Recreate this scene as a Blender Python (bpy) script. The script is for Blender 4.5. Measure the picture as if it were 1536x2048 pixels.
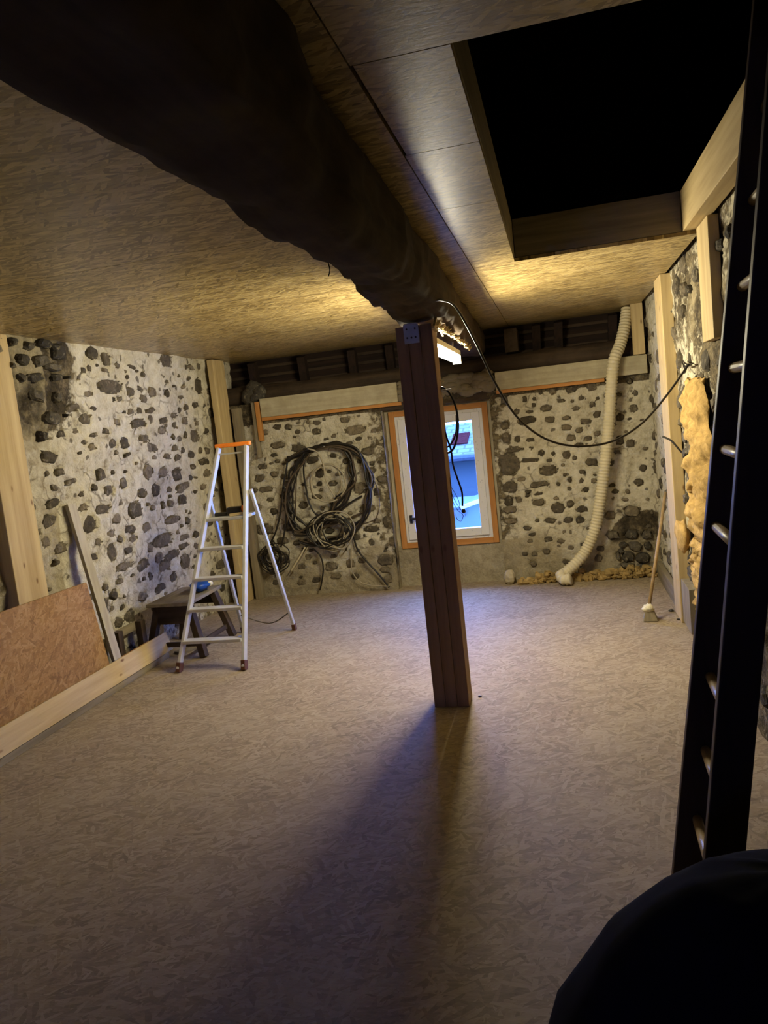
import bpy, bmesh, math, random
import numpy as np
from mathutils import Vector, Matrix, noise
random.seed(7)
for o in list(bpy.data.objects): bpy.data.objects.remove(o)
scene = bpy.context.scene
COL = scene.collection

# ------------------------------------------------------------------ camera
YAW, PIT, ROL, FPX = -0.236811699, -0.115905647, -0.109300661, 1510.95   # image taken as 1536 x 2048
EYE = Vector((0, 0, 1.6))
cy, sy, cp, sp, cr, sr = math.cos(YAW), math.sin(YAW), math.cos(PIT), math.sin(PIT), math.cos(ROL), math.sin(ROL)
CF = Vector((sy*cp, cy*cp, sp)); R0 = Vector((cy, -sy, 0)); U0 = R0.cross(CF)
CR = R0*cr + U0*sr; CU = -R0*sr + U0*cr
cam = bpy.data.cameras.new('camera'); camo = bpy.data.objects.new('camera', cam); COL.objects.link(camo)
M = Matrix((CR, CU, -CF)).transposed().to_4x4(); M.translation = EYE
camo.matrix_world = M
cam.sensor_fit = 'HORIZONTAL'; cam.sensor_width = 36; cam.lens = FPX/1536*36
cam.clip_start = 0.05
scene.camera = camo

# ------------------------------------------------------------------ world, exposure
vs = scene.view_settings
vs.view_transform = 'Standard'; vs.look = 'None'; vs.gamma = 1; vs.use_curve_mapping = False
vs.exposure = 0.0
W = bpy.data.worlds.new('dusk_sky'); scene.world = W; W.use_nodes = True
bg = W.node_tree.nodes['Background']
bg.inputs[0].default_value = (0.12, 0.27, 1.0, 1); bg.inputs[1].default_value = 48.0
TUBE_POWER = 330.0
TUBE_COLOUR = (1.0, 0.90, 0.63, 1)

# ------------------------------------------------------------------ pixel helpers (a pixel gives a direction)
def ray(x, y): return CR*((x-768)/FPX) - CU*((y-1024)/FPX) + CF
def onp(x, y, ax, v):
    d = ray(x, y); return EYE + d*((v-EYE[ax])/d[ax])
def onplane(x, y, p, n):
    d = ray(x, y); return EYE + d*((p-EYE).dot(n)/d.dot(n))

# ------------------------------------------------------------------ materials
class NT:
    def __init__(s, name):
        s.m = bpy.data.materials.new(name); s.m.use_nodes = True; s.t = s.m.node_tree
        s.bsdf = s.t.nodes['Principled BSDF']
    def n(s, typ, ins=None, **kw):
        nd = s.t.nodes.new(typ)
        for k, v in kw.items(): setattr(nd, k, v)
        for k, v in (ins or {}).items(): s.set(nd, k, v)
        return nd
    def set(s, nd, k, v):
        if isinstance(v, bpy.types.NodeSocket): s.t.links.new(v, nd.inputs[k])
        else: nd.inputs[k].default_value = v
    def math(s, op, a, b=0.0, c=False):
        return s.n('ShaderNodeMath', {0: a, 1: b}, operation=op, use_clamp=c).outputs[0]
    def mix(s, f, a, b, blend='MIX'):
        nd = s.n('ShaderNodeMix', data_type='RGBA', blend_type=blend)
        s.set(nd, 0, f); s.set(nd, 6, a); s.set(nd, 7, b); return nd.outputs[2]
    def ramp(s, f, stops):
        nd = s.n('ShaderNodeValToRGB', {0: f}); e = nd.color_ramp.elements
        while len(e) < len(stops): e.new(0.5)
        for i, (p, c) in enumerate(stops):
            e[i].position = p; e[i].color = c if len(c) == 4 else (*c, 1)
        return nd.outputs[0]
    def coord(s, rot=(0, 0, 0), scale=(1, 1, 1), out='Object', src=None):
        v = src if src is not None else s.n('ShaderNodeTexCoord').outputs[out]
        return s.n('ShaderNodeMapping', {0: v, 2: rot, 3: scale}).outputs[0]
    def noise(s, v, scale, detail=4, rough=0.55):
        return s.n('ShaderNodeTexNoise', {'Vector': v, 'Scale': scale, 'Detail': detail, 'Roughness': rough}).outputs[0]
    def out(s, col=None, rough=0.8, bump=None, dist=0.01, strength=0.5, spec=0.3, metal=0.0):
        b = s.bsdf
        if col is not None: s.set(b, 'Base Color', col)
        s.set(b, 'Roughness', rough); s.set(b, 'Specular IOR Level', spec); s.set(b, 'Metallic', metal)
        if bump is not None:
            s.set(b, 'Normal', s.n('ShaderNodeBump', {'Height': bump, 'Distance': dist, 'Strength': strength}).outputs[0])
        return s.m
def rgb(r, g, b):
    f = lambda c: ((c/255+0.055)/1.055)**2.4 if c/255 > 0.04045 else c/255/12.92
    return (f(r), f(g), f(b), 1)

FL = {'mixed': ((0.2, 13, 62), (-0.75, 14, 70), (0.95, 15, 66), (1.75, 14, 72), (-0.3, 11, 56), (2.4, 16, 74)),
      'along': ((0.1, 10, 62), (-0.35, 12, 80), (0.4, 12, 70), (-0.1, 9, 56), (0.9, 13, 76))}
def osb(name, dark, mid, light, rot=None, rough=0.6, dust=None, contrast=1.0, spec=0.3, flakes='mixed', fine_=0.45):
    T = NT(name); base = T.n('ShaderNodeTexCoord').outputs['Object']
    if rot:
        q = T.n('ShaderNodeSeparateXYZ', {0: base}); base = T.n('ShaderNodeCombineXYZ', {0: q.outputs[1], 1: q.outputs[2], 2: q.outputs[0]}).outputs[0]
    tone = prio = None
    for i, (a, sx, sy_) in enumerate(FL[flakes]):
        mp = T.n('ShaderNodeMapping', {0: base, 1: (i*3.7, i*1.9, 0), 2: (0, 0, a)}).outputs[0]
        mp = T.n('ShaderNodeMapping', {0: mp, 3: (sx, sy_, 1)}).outputs[0]
        v = T.n('ShaderNodeTexVoronoi', {'Vector': mp, 'Scale': 1.0}, voronoi_dimensions='2D').outputs['Color']
        s_ = T.n('ShaderNodeSeparateColor', {0: v})
        if tone is None: tone, prio = s_.outputs[1], s_.outputs[0]
        else:
            g = T.math('GREATER_THAN', s_.outputs[0], prio)
            m1 = T.n('ShaderNodeMix', {0: g, 2: tone, 3: s_.outputs[1]}).outputs[0]
            prio = T.math('MAXIMUM', s_.outputs[0], prio); tone = m1
    fine = T.noise(T.coord(scale=(14, 50, 14), src=base), 2.0, 5, 0.7)
    big = T.noise(base, 1.3, 4)
    t = T.math('ADD', T.math('MULTIPLY', T.math('SUBTRACT', tone, 0.5), 0.55*contrast), T.math('ADD', T.math('MULTIPLY', T.math('SUBTRACT', fine, 0.5), fine_), 0.45))
    t = T.math('ADD', t, T.math('MULTIPLY', T.math('SUBTRACT', big, 0.5), 0.35))
    col = T.ramp(t, [(0.1, dark), (0.45, mid), (0.85, light)])
    if dust:
        d = T.ramp(T.noise(base, 2.2, 6, 0.65), [(0.35, (0, 0, 0)), (0.7, (1, 1, 1))])
        col = T.mix(T.math('MULTIPLY', d, dust[1]), col, dust[0])
        speck = T.ramp(T.noise(base, 55, 2), [(0.68, (0, 0, 0)), (0.74, (1, 1, 1))])
        col = T.mix(T.math('MULTIPLY', speck, 0.35), col, dark)
    return T.out(col, rough, t, 0.004, 0.35, spec)

def wood(name, a, b, axis='z', knots=0.9, rough=0.65, ring=1.0, dirt=None, knotcol=None):
    T = NT(name)
    sc = {'x': (0.06, 1, 1), 'y': (1, 0.06, 1), 'z': (1, 1, 0.06)}[axis]
    v = T.coord(scale=sc)
    g = T.noise(v, 28, 6, 0.6); g2 = T.noise(v, 7, 3, 0.5)
    f = T.math('ADD', T.math('MULTIPLY', g, 0.6), T.math('MULTIPLY', g2, 0.4*ring))
    col = T.ramp(f, [(0.3, a), (0.72, b)])
    if knots:
        ks = {'x': (0.45, 1, 1), 'y': (1, 0.45, 1), 'z': (1, 1, 0.45)}[axis]
        vo = T.n('ShaderNodeTexVoronoi', {'Vector': T.coord(scale=ks), 'Scale': 9.0}).outputs['Distance']
        k = T.ramp(vo, [(0.045, (1, 1, 1)), (0.11, (0, 0, 0))])
        col = T.mix(T.math('MULTIPLY', k, knots), col, knotcol or (0.12, 0.05, 0.015, 1))
    if dirt:
        d = T.ramp(T.noise(T.coord(), 6, 6, 0.7), [(0.42, (0, 0, 0)), (0.68, (1, 1, 1))])
        col = T.mix(T.math('MULTIPLY', d, dirt[1]), col, dirt[0])
    return T.out(col, rough, f, 0.004, 0.3, 0.25)

def simple(name, c, rough=0.6, metal=0.0, spec=0.4, var=0.25, scale=20.0, bump=0.002):
    T = NT(name); f = T.noise(T.coord(), scale, 5)
    col = T.ramp(f, [(0.3, tuple(x*(1-var) for x in c[:3])), (0.7, tuple(min(1, x*(1+var)) for x in c[:3]))])
    return T.out(col, rough, f, bump, 0.4, spec, metal)

def mortar(name):
    T = NT(name); v = T.coord()
    bare = T.n('ShaderNodeVertexColor', layer_name='bare').outputs[0]
    rim = T.n('ShaderNodeSeparateColor', {0: bare})
    big = T.noise(v, 3.0, 5, 0.6); mid = T.noise(v, 13, 6, 0.65); fine = T.noise(v, 60, 4, 0.6)
    f = T.math('ADD', T.math('MULTIPLY', big, 0.35), T.math('ADD', T.math('MULTIPLY', mid, 0.45), T.math('MULTIPLY', fine, 0.2)))
    white = T.ramp(f, [(0.34, rgb(112, 102, 82)), (0.43, rgb(172, 163, 140)), (0.6, rgb(204, 197, 176))])
    # thin earthy cracks between render and stone
    cr_ = T.n('ShaderNodeTexVoronoi', {'Vector': T.n('ShaderNodeVectorMath', {0: v, 1: T.n('ShaderNodeVectorMath', {0: T.n('ShaderNodeTexNoise', {'Vector': v, 'Scale': 9.0, 'Detail': 4.0}).outputs['Color'], 'Scale': 0.12}, operation='SCALE').outputs[0]}).outputs[0], 'Scale': 8.5}, feature='DISTANCE_TO_EDGE').outputs['Distance']
    ck = T.ramp(cr_, [(0.0, (1, 1, 1)), (0.09, (0, 0, 0))])
    msk = T.ramp(T.noise(v, 4.5, 4), [(0.5, (0, 0, 0)), (0.62, (1, 1, 1))])
    white = T.mix(T.math('MULTIPLY', T.math('MULTIPLY', ck, msk), 0.75), white, rgb(74, 64, 50))
    # small dark pebbles showing through the render
    pv = T.n('ShaderNodeTexVoronoi', {'Vector': T.n('ShaderNodeVectorMath', {0: v, 1: T.n('ShaderNodeVectorMath', {0: T.n('ShaderNodeTexNoise', {'Vector': v, 'Scale': 14.0, 'Detail': 3.0}).outputs['Color'], 'Scale': 0.09}, operation='SCALE').outputs[0]}).outputs[0], 'Scale': 13.0})
    pb = T.ramp(pv.outputs['Distance'], [(0.2, (1, 1, 1)), (0.3, (0, 0, 0))])
    pr = T.n('ShaderNodeSeparateColor', {0: pv.outputs['Color']}).outputs[0]
    pb = T.math('MULTIPLY', pb, T.math('GREATER_THAN', pr, 0.72))
    white = T.mix(T.math('MULTIPLY', pb, 0.85), white, rgb(82, 74, 62))
    earth = T.ramp(f, [(0.36, rgb(28, 24, 18)), (0.48, rgb(66, 58, 45)), (0.6, rgb(120, 108, 84))])
    m = T.ramp(T.math('ADD', rim.outputs[0], T.math('MULTIPLY', T.math('SUBTRACT', mid, 0.5), 1.7)), [(0.4, (0, 0, 0)), (0.6, (1, 1, 1))])
    col = T.mix(m, white, earth)
    # lime grey patches (G channel)
    gm = T.ramp(T.math('ADD', rim.outputs[1], T.math('MULTIPLY', T.math('SUBTRACT', big, 0.5), 1.2)), [(0.4, (0, 0, 0)), (0.6, (1, 1, 1))])
    grey = T.ramp(f, [(0.35, rgb(110, 100, 80)), (0.6, rgb(160, 148, 120))])
    col = T.mix(T.math('MULTIPLY', gm, 0.85), col, grey)
    return T.out(col, 0.92, f, 0.05, 0.8, 0.15)

def stone_mat(name, a, b, c):
    T = NT(name); v = T.coord(); r = T.n('ShaderNodeObjectInfo').outputs['Random']
    w = T.n('ShaderNodeVectorMath', {0: T.n('ShaderNodeNewGeometry').outputs['Position'], 1: (0, 0, 0)}).outputs[0]
    f = T.noise(w, 22, 6, 0.7); base = T.ramp(r, [(0.0, a), (0.6, b), (1.0, c)])
    col = T.mix(T.math('MULTIPLY', T.ramp(f, [(0.32, (1, 1, 1)), (0.55, (0, 0, 0))]), 0.7), base, (0.024, 0.020, 0.015, 1))
    lime = T.ramp(T.noise(w, 26, 5, 0.65), [(0.56, (0, 0, 0)), (0.66, (1, 1, 1))])
    col = T.mix(T.math('MULTIPLY', lime, 0.55), col, rgb(150, 140, 116))
    return T.out(col, 0.85, f, 0.03, 0.7, 0.2)

MAT = {}
MAT['osb_ceiling'] = osb('osb_ceiling', rgb(90, 72, 40), rgb(160, 137, 88), rgb(212, 191, 136), rough=0.36, contrast=1.0, spec=0.5, flakes='along', fine_=0.5)
MAT['osb_floor'] = osb('osb_floor', rgb(80, 66, 50), rgb(140, 124, 101), rgb(178, 163, 138), rough=0.72, dust=(rgb(150, 137, 113), 0.4), contrast=0.55, spec=0.25)
MAT['osb_sheet'] = osb('osb_sheet', rgb(96, 68, 34), rgb(148, 112, 62), rgb(186, 152, 98), rot=True, rough=0.6, contrast=0.6)
for ax in 'xyz':
    MAT['pine_'+ax] = wood('pine_'+ax, rgb(160, 136, 92), rgb(200, 178, 132), ax)
    MAT['grey_'+ax] = wood('weathered_'+ax, rgb(96, 86, 68), rgb(150, 138, 112), ax, 0.4)
    MAT['old_'+ax] = wood('old_wood_'+ax, rgb(34, 26, 18), rgb(74, 58, 42), ax, 0, 0.8, 1, (rgb(84, 72, 56), 0.35))
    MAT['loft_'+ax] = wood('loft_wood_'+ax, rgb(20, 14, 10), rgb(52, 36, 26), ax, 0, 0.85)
MAT['post'] = wood('post_pine', rgb(116, 90, 66), rgb(154, 122, 88), 'z', 0.6)
MAT['pale_z'] = wood('pale_z', rgb(150, 142, 122), rgb(190, 180, 156), 'z', 0.3)
MAT['orange_z'] = wood('larch_z', rgb(150, 98, 46), rgb(184, 130, 70), 'z', 0.7)
MAT['orange_x'] = wood('larch_x', rgb(150, 98, 46), rgb(184, 130, 70), 'x', 0.7)
MAT['ladder'] = wood('dark_ladder_wood', rgb(30, 20, 13), rgb(62, 42, 28), 'z', 0, 0.5)
MAT['rung'] = simple('worn_rung', rgb(150, 130, 100), 0.4, var=0.2)
MAT['beam'] = wood('hewn_beam', rgb(28, 21, 14), rgb(66, 50, 32), 'y', 0, 0.9, 1.2, (rgb(92, 76, 52), 0.3))
MAT['mortar'] = mortar('lime_mortar')
MAT['stone'] = stone_mat('basalt_stone', rgb(72, 65, 53), rgb(98, 89, 74), rgb(128, 116, 96))
MAT['dark_stone'] = stone_mat('bare_basalt', rgb(54, 50, 44), rgb(80, 74, 64), rgb(104, 96, 82))
MAT['plaster'] = simple('smooth_plaster', rgb(168, 156, 128), 0.9, var=0.3, scale=5, bump=0.01, spec=0.15)
MAT['dim_plaster'] = simple('dim_plaster', rgb(112, 102, 84), 0.9, var=0.3, scale=5, bump=0.01, spec=0.15)  # darker plaster copy: painted shade on the plain walls, own grey on the patch
MAT['pale_board'] = wood('pale_board', rgb(150, 140, 112), rgb(186, 176, 146), 'x', 0, 0.8, 1.0, (rgb(110, 100, 78), 0.4))
MAT['alu'] = simple('aluminium', (0.50, 0.49, 0.46), 0.5, 0.35, 0.5, 0.08)
MAT['orange_plastic'] = simple('orange_plastic', rgb(235, 130, 40), 0.45, var=0.08)
MAT['rubber'] = simple('brown_rubber', rgb(80, 45, 25), 0.6)
MAT['black'] = simple('black_sheath', rgb(30, 26, 22), 0.42, var=0.15)
MAT['grey_sheath'] = simple('grey_sheath', rgb(150, 140, 118), 0.5, var=0.12)
MAT['brown_sheath'] = simple('brown_sheath', rgb(70, 58, 44), 0.5, var=0.2)
MAT['duct'] = simple('duct_plastic', rgb(196, 184, 152), 0.6, var=0.08)
MAT['foam'] = simple('yellow_foam', rgb(150, 126, 80), 0.9, var=0.4, scale=14, bump=0.01, spec=0.1)
MAT['wool'] = simple('yellow_wool', rgb(170, 140, 88), 0.95, var=0.28, scale=22, bump=0.03, spec=0.05)
MAT['galv'] = simple('galvanised', rgb(170, 170, 176), 0.5, 0.3, 0.5, 0.1)
MAT['cloth'] = simple('black_cloth', (0.006, 0.006, 0.008), 0.95, var=0.2, spec=0.1)
MAT['blue'] = simple('blue_plastic', rgb(24, 72, 160), 0.35, var=0.3)
MAT['white_plastic'] = simple('white_plastic', rgb(214, 208, 190), 0.5, var=0.06)
MAT['mop'] = simple('mop_cotton', rgb(206, 196, 164), 0.95, var=0.2, scale=60)
MAT['brown_handle'] = simple('broom_handle_wood', rgb(142, 118, 80), 0.6)
T = NT('pvc_film'); v = T.coord()
dots = T.ramp(T.n('ShaderNodeTexVoronoi', {'Vector': v, 'Scale': 26.0}).outputs['Distance'], [(0.1, (1, 1, 1)), (0.2, (0, 0, 0))])
MAT['pvc'] = T.out(T.mix(T.math('MULTIPLY', dots, 0.4), rgb(206, 204, 200), rgb(128, 128, 132)), 0.4, spec=0.4)
T = NT('window_glass'); nt = T.t
fr = T.math('ADD', T.math('MULTIPLY', T.math('POWER', T.n('ShaderNodeLayerWeight', {0: 0.5}).outputs['Facing'], 5.0), 0.5), 0.02)
mx = T.n('ShaderNodeMixShader', {0: fr, 1: T.n('ShaderNodeBsdfTransparent', {0: (0.94, 0.97, 0.98, 1)}).outputs[0], 2: T.n('ShaderNodeBsdfGlossy', {'Roughness': 0.02}).outputs[0]})
nt.links.new(mx.outputs[0], nt.nodes['Material Output'].inputs[0]); MAT['glass'] = T.m
T = NT('tube_diffuser'); T.set(T.bsdf, 'Base Color', (0.9, 0.9, 0.85, 1)); T.set(T.bsdf, 'Emission Color', TUBE_COLOUR); T.set(T.bsdf, 'Emission Strength', TUBE_POWER); MAT['tube'] = T.m
MAT['house_wall'] = simple('house_render', rgb(56, 64, 64), 0.9, var=0.04, scale=3)
MAT['house_dark'] = simple('house_dark', rgb(40, 43, 48), 0.8)
MAT['skylight'] = simple('skylight_red', (0.03, 0.007, 0.006), 1.0, spec=0.0)
T = NT('roof_tiles')
wv = T.n('ShaderNodeTexBrick', {'Vector': T.coord(out='Object'), 'Color1': rgb(60, 62, 60), 'Color2': rgb(68, 69, 66), 'Mortar': rgb(40, 40, 40), 'Scale': 1.0, 'Mortar Size': 0.02, 'Brick Width': 0.24, 'Row Height': 0.2}).outputs[0]
MAT['tiles'] = T.out(wv, 0.8)

# ------------------------------------------------------------------ mesh helpers
class MB:
    def __init__(s): s.v = []; s.f = []
    def add(s, vs_, fs):
        k = len(s.v); s.v += [Vector(p) for p in vs_]; s.f += [tuple(i+k for i in f) for f in fs]; return s
    def box(s, x0, x1, y0, y1, z0, z1):
        return s.obox(Vector(((x0+x1)/2, (y0+y1)/2, (z0+z1)/2)), Vector((1, 0, 0)), Vector((0, 1, 0)), Vector((0, 0, 1)), abs(x1-x0)/2, abs(y1-y0)/2, abs(z1-z0)/2)
    def obox(s, c, a, b, n, ha, hb, hn):
        p = [c+a*(i*ha)+b*(j*hb)+n*(k*hn) for k in (-1, 1) for j in (-1, 1) for i in (-1, 1)]
        return s.add(p, [(0, 2, 3, 1), (4, 5, 7, 6), (0, 1, 5, 4), (2, 6, 7, 3), (0, 4, 6, 2), (1, 3, 7, 5)])
    def bar(s, p, q, w, t, up=(0, 0, 1)):
        p, q = Vector(p), Vector(q); n = (q-p).normalized(); a = n.cross(Vector(up))
        if a.length < 1e-4: a = n.cross(Vector((1, 0, 0)))
        a.normalize(); b = n.cross(a)
        return s.obox((p+q)/2, a, b, n, w/2, t/2, (q-p).length/2)
    def tube(s, pts, r, seg=7, closed=False, cap=True):
        pts = [Vector(p) for p in pts]; n = len(pts)
        rs = r if isinstance(r, (list, tuple)) else [r]*n
        k = len(s.v); prev = None
        for i, p in enumerate(pts):
            if closed: t = pts[(i+1) % n]-pts[i-1]
            else: t = pts[min(i+1, n-1)]-pts[max(i-1, 0)]
            t.normalize()
            if prev is None:
                a = t.orthogonal().normalized()
            else:
                a = prev-t*prev.dot(t)
                a = a.normalized() if a.length > 1e-6 else t.orthogonal().normalized()
            prev = a; b = t.cross(a)
            for j in range(seg):
                th = 2*math.pi*j/seg; s.v.append(p+(a*math.cos(th)+b*math.sin(th))*rs[i])
        m = n if closed else n-1
        for i in range(m):
            i2 = (i+1) % n
            for j in range(seg):
                j2 = (j+1) % seg
                s.f.append((k+i*seg+j, k+i*seg+j2, k+i2*seg+j2, k+i2*seg+j))
        if cap and not closed:
            s.f.append(tuple(k+j for j in reversed(range(seg)))); s.f.append(tuple(k+(n-1)*seg+j for j in range(seg)))
        return s
    def blob(s, c, r, seg=10, rings=6, amp=0.2, fr=3.0, seed=0):
        c = Vector(c); r = Vector(r) if not isinstance(r, (int, float)) else Vector((r, r, r))
        k = len(s.v); off = Vector((seed*3.1, seed*1.7, seed*0.9))
        def P(th, ph):
            d = Vector((math.sin(ph)*math.cos(th), math.sin(ph)*math.sin(th), math.cos(ph)))
            m = 1+amp*noise.noise(d*fr+off)*1.6
            return c+Vector((d.x*r.x, d.y*r.y, d.z*r.z))*m
        s.v.append(P(0, 0))
        for i in range(1, rings):
            for j in range(seg): s.v.append(P(2*math.pi*j/seg, math.pi*i/rings))
        s.v.append(P(0, math.pi)); e = len(s.v)-1
        for j in range(seg): s.f.append((k, k+1+j, k+1+(j+1) % seg))
        for i in range(rings-2):
            for j in range(seg):
                a = k+1+i*seg+j; b = k+1+i*seg+(j+1) % seg; s.f.append((a, a+seg, b+seg, b))
        for j in range(seg): s.f.append((e, e-seg+(j+1) % seg, e-seg+j))
        return s
def tagit(o, label=None, cat=None, group=None, kind=None):
    if label: o['label'] = label
    if cat: o['category'] = cat
    if group: o['group'] = group
    if kind: o['kind'] = kind
    return o
def link(name, me, mat, loc, parent):
    if mat is not None and not me.materials: me.materials.append(MAT[mat] if isinstance(mat, str) else mat)
    o = bpy.data.objects.new(name, me); COL.objects.link(o)
    if parent is not None:
        o.parent = parent; pl = Vector(parent['_w']) if '_w' in parent else Vector(parent.location)
        o.location = Vector(loc)-pl
    else: o.location = loc
    o['_w'] = list(loc)
    return o
def build(name, mb, mat, parent=None, smooth=False, bevel=0.0, origin=None):
    vv = mb.v
    lo = Vector((min(p.x for p in vv), min(p.y for p in vv), min(p.z for p in vv)))
    hi = Vector((max(p.x for p in vv), max(p.y for p in vv), max(p.z for p in vv)))
    o_ = Vector(origin) if origin is not None else Vector(((lo.x+hi.x)/2, (lo.y+hi.y)/2, lo.z))
    me = bpy.data.meshes.new(name); me.from_pydata([tuple(p-o_) for p in vv], [], mb.f); me.update()
    if smooth:
        for p in me.polygons: p.use_smooth = True
    o = link(name, me, mat, o_, parent)
    if bevel:
        b = o.modifiers.new('bevel', 'BEVEL'); b.width = bevel; b.segments = 2; b.limit_method = 'ANGLE'
    return o
def thing(name, label, cat, loc, group=None, kind=None):
    o = bpy.data.objects.new(name, None); COL.objects.link(o); o.location = loc; o['_w'] = list(loc); o.empty_display_size = 0.1
    return tagit(o, label, cat, group, kind)
def board(name, x0, x1, y0, y1, z0, z1, mat, label=None, cat=None, group=None, parent=None, bevel=0.003, kind=None):
    return tagit(build(name, MB().box(x0, x1, y0, y1, z0, z1), mat, parent, bevel=bevel), label, cat, group, kind)
def spline(pts, sub=8, closed=False):
    P = [Vector(p) for p in pts]; n = len(P); out = []
    for i in range(n if closed else n-1):
        g = (lambda k: P[k % n]) if closed else (lambda k: P[max(0, min(n-1, k))])
        p0, p1, p2, p3 = g(i-1), g(i), g(i+1), g(i+2)
        for s in range(sub):
            t = s/sub
            out.append(0.5*((2*p1)+(p2-p0)*t+(2*p0-5*p1+4*p2-p3)*t*t+(3*p1-p0-3*p2+p3)*t**3))
    if not closed: out.append(P[-1])
    return out

# ------------------------------------------------------------------ room dimensions
CZ = 2.38                         # underside of the OSB ceiling
LW_P = Vector((-3.32, 0, 0)); LW_N = Vector((1, 0, -0.05)).normalized()     # left wall, slightly battered
def lwx(z): return -3.32+0.05*z
FY = 7.0                          # far wall face
RX = 0.80                         # right wall face
NX0, NX1, NZ = -1.615, -0.585, 1.75   # window niche
wx0, wx1, wz0, wz1 = -1.568, -0.628, 0.375, 1.70

# floor
tagit(build('floor', MB().box(-3.6, 1.2, -2.2, 7.14, -0.06, 0), 'osb_floor', origin=(0, 0, 0)), 'worn dusty oriented strand board floor', 'floor', kind='structure')

# ---- ceiling of separate OSB panels
ceil = thing('ceiling', 'oriented strand board ceiling with open hatch', 'ceiling', (0, 0, CZ), kind='structure')
def panel(x0, x1, y0, y1):
    g = 0.002
    return build('ceiling_panel', MB().box(x0+g, x1-g, y0+g, y1-g, CZ, CZ+0.018), 'osb_ceiling', ceil)
ys = [-2.2, 0.46, 2.965, 5.465, 7.43]
for a, b in zip(ys[:-1], ys[1:]):
    panel(-3.26, -2.0, a, b) if False else panel(-3.26, -0.80, a, b)
for a, b in zip([-2.2, 0.46, 2.975, 5.475], [0.46, 2.975, 5.475, 7.43]): panel(-0.80, -0.382, a, b)
panel(-0.382, 0.78, -2.2, 0.46); panel(-0.382, 0.78, 0.46, 1.715)
panel(-0.376, -0.157, 1.715, 2.33); panel(-0.382, -0.157, 2.33, 2.985); panel(-0.382, -0.157, 2.985, 4.24)
panel(-0.382, 0.765, 4.24, 5.475); panel(-0.382, 0.765, 5.475, 7.43)
# hatch trimmers
board('hatch_joist', -0.21, -0.157, 1.70, 4.30, CZ+0.02, 2.60, 'grey_y', 'grey trimmer joist along the long open side of the hatch', 'joist', 'hatch trimmers')
board('hatch_joist', -0.155, 0.688, 4.245, 4.32, CZ+0.02, 2.60, 'grey_x', 'grey joist across the hatch end nearest the window wall', 'joist', 'hatch trimmers')
board('hatch_joist', -0.155, 0.688, 1.63, 1.71, CZ+0.02, 2.60, 'grey_x', 'grey joist across the hatch end away from the window', 'joist', 'hatch trimmers')
board('trimmer_beam', 0.69, 0.775, 1.60, 4.42, 2.40, 2.60, 'pine_y', 'pale new pine beam edging the hatch along the stone wall', 'beam')
board('wall_plank', 0.745, 0.795, 3.91, 4.19, 1.83, 2.395, 'pine_z', 'short pale plank hanging from hatch beam behind the dark ladder', 'plank', bevel=0.004)

# attic and outer shell
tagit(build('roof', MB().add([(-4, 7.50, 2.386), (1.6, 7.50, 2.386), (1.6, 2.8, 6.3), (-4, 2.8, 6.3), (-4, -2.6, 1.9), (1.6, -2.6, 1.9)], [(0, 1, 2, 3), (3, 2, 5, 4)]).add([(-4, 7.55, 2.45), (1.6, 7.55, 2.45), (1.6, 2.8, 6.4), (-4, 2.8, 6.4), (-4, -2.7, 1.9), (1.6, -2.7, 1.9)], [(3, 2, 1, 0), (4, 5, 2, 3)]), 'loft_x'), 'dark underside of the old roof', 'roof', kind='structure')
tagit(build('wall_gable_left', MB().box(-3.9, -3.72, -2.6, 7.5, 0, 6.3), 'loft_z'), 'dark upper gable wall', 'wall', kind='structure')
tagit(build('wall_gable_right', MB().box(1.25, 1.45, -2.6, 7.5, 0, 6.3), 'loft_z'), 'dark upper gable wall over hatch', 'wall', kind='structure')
BW = (-1.95, -1.5, 1.15, 1.65)     # unseen opening added behind the viewpoint for a faint blue fill
tagit(build('wall_back', MB().box(-3.9, BW[0], -2.5, -2.2, 0, 3.0).box(BW[1], 1.45, -2.5, -2.2, 0, 3.0).box(BW[0], BW[1], -2.5, -2.2, 0, BW[2]).box(BW[0], BW[1], -2.5, -2.2, BW[3], 3.0), 'loft_z'), 'dark wall behind the viewpoint with a small added window', 'wall', kind='structure')
w2 = thing('added_window', 'small unseen window added behind the viewpoint for blue fill light', 'window', (-1.7, -2.35, 0.9), kind='structure')
build('window_frame', MB().box(BW[0], BW[0]+.06, -2.4, -2.34, BW[2], BW[3]).box(BW[1]-.06, BW[1], -2.4, -2.34, BW[2], BW[3]).box(BW[0]+.06, BW[1]-.06, -2.4, -2.34, BW[2], BW[2]+.06).box(BW[0]+.06, BW[1]-.06, -2.4, -2.34, BW[3]-.06, BW[3]), 'pvc', w2)
build('pane', MB().box(BW[0]+.06, BW[1]-.06, -2.375, -2.37, BW[2]+.06, BW[3]-.06), 'glass', w2)

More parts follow.
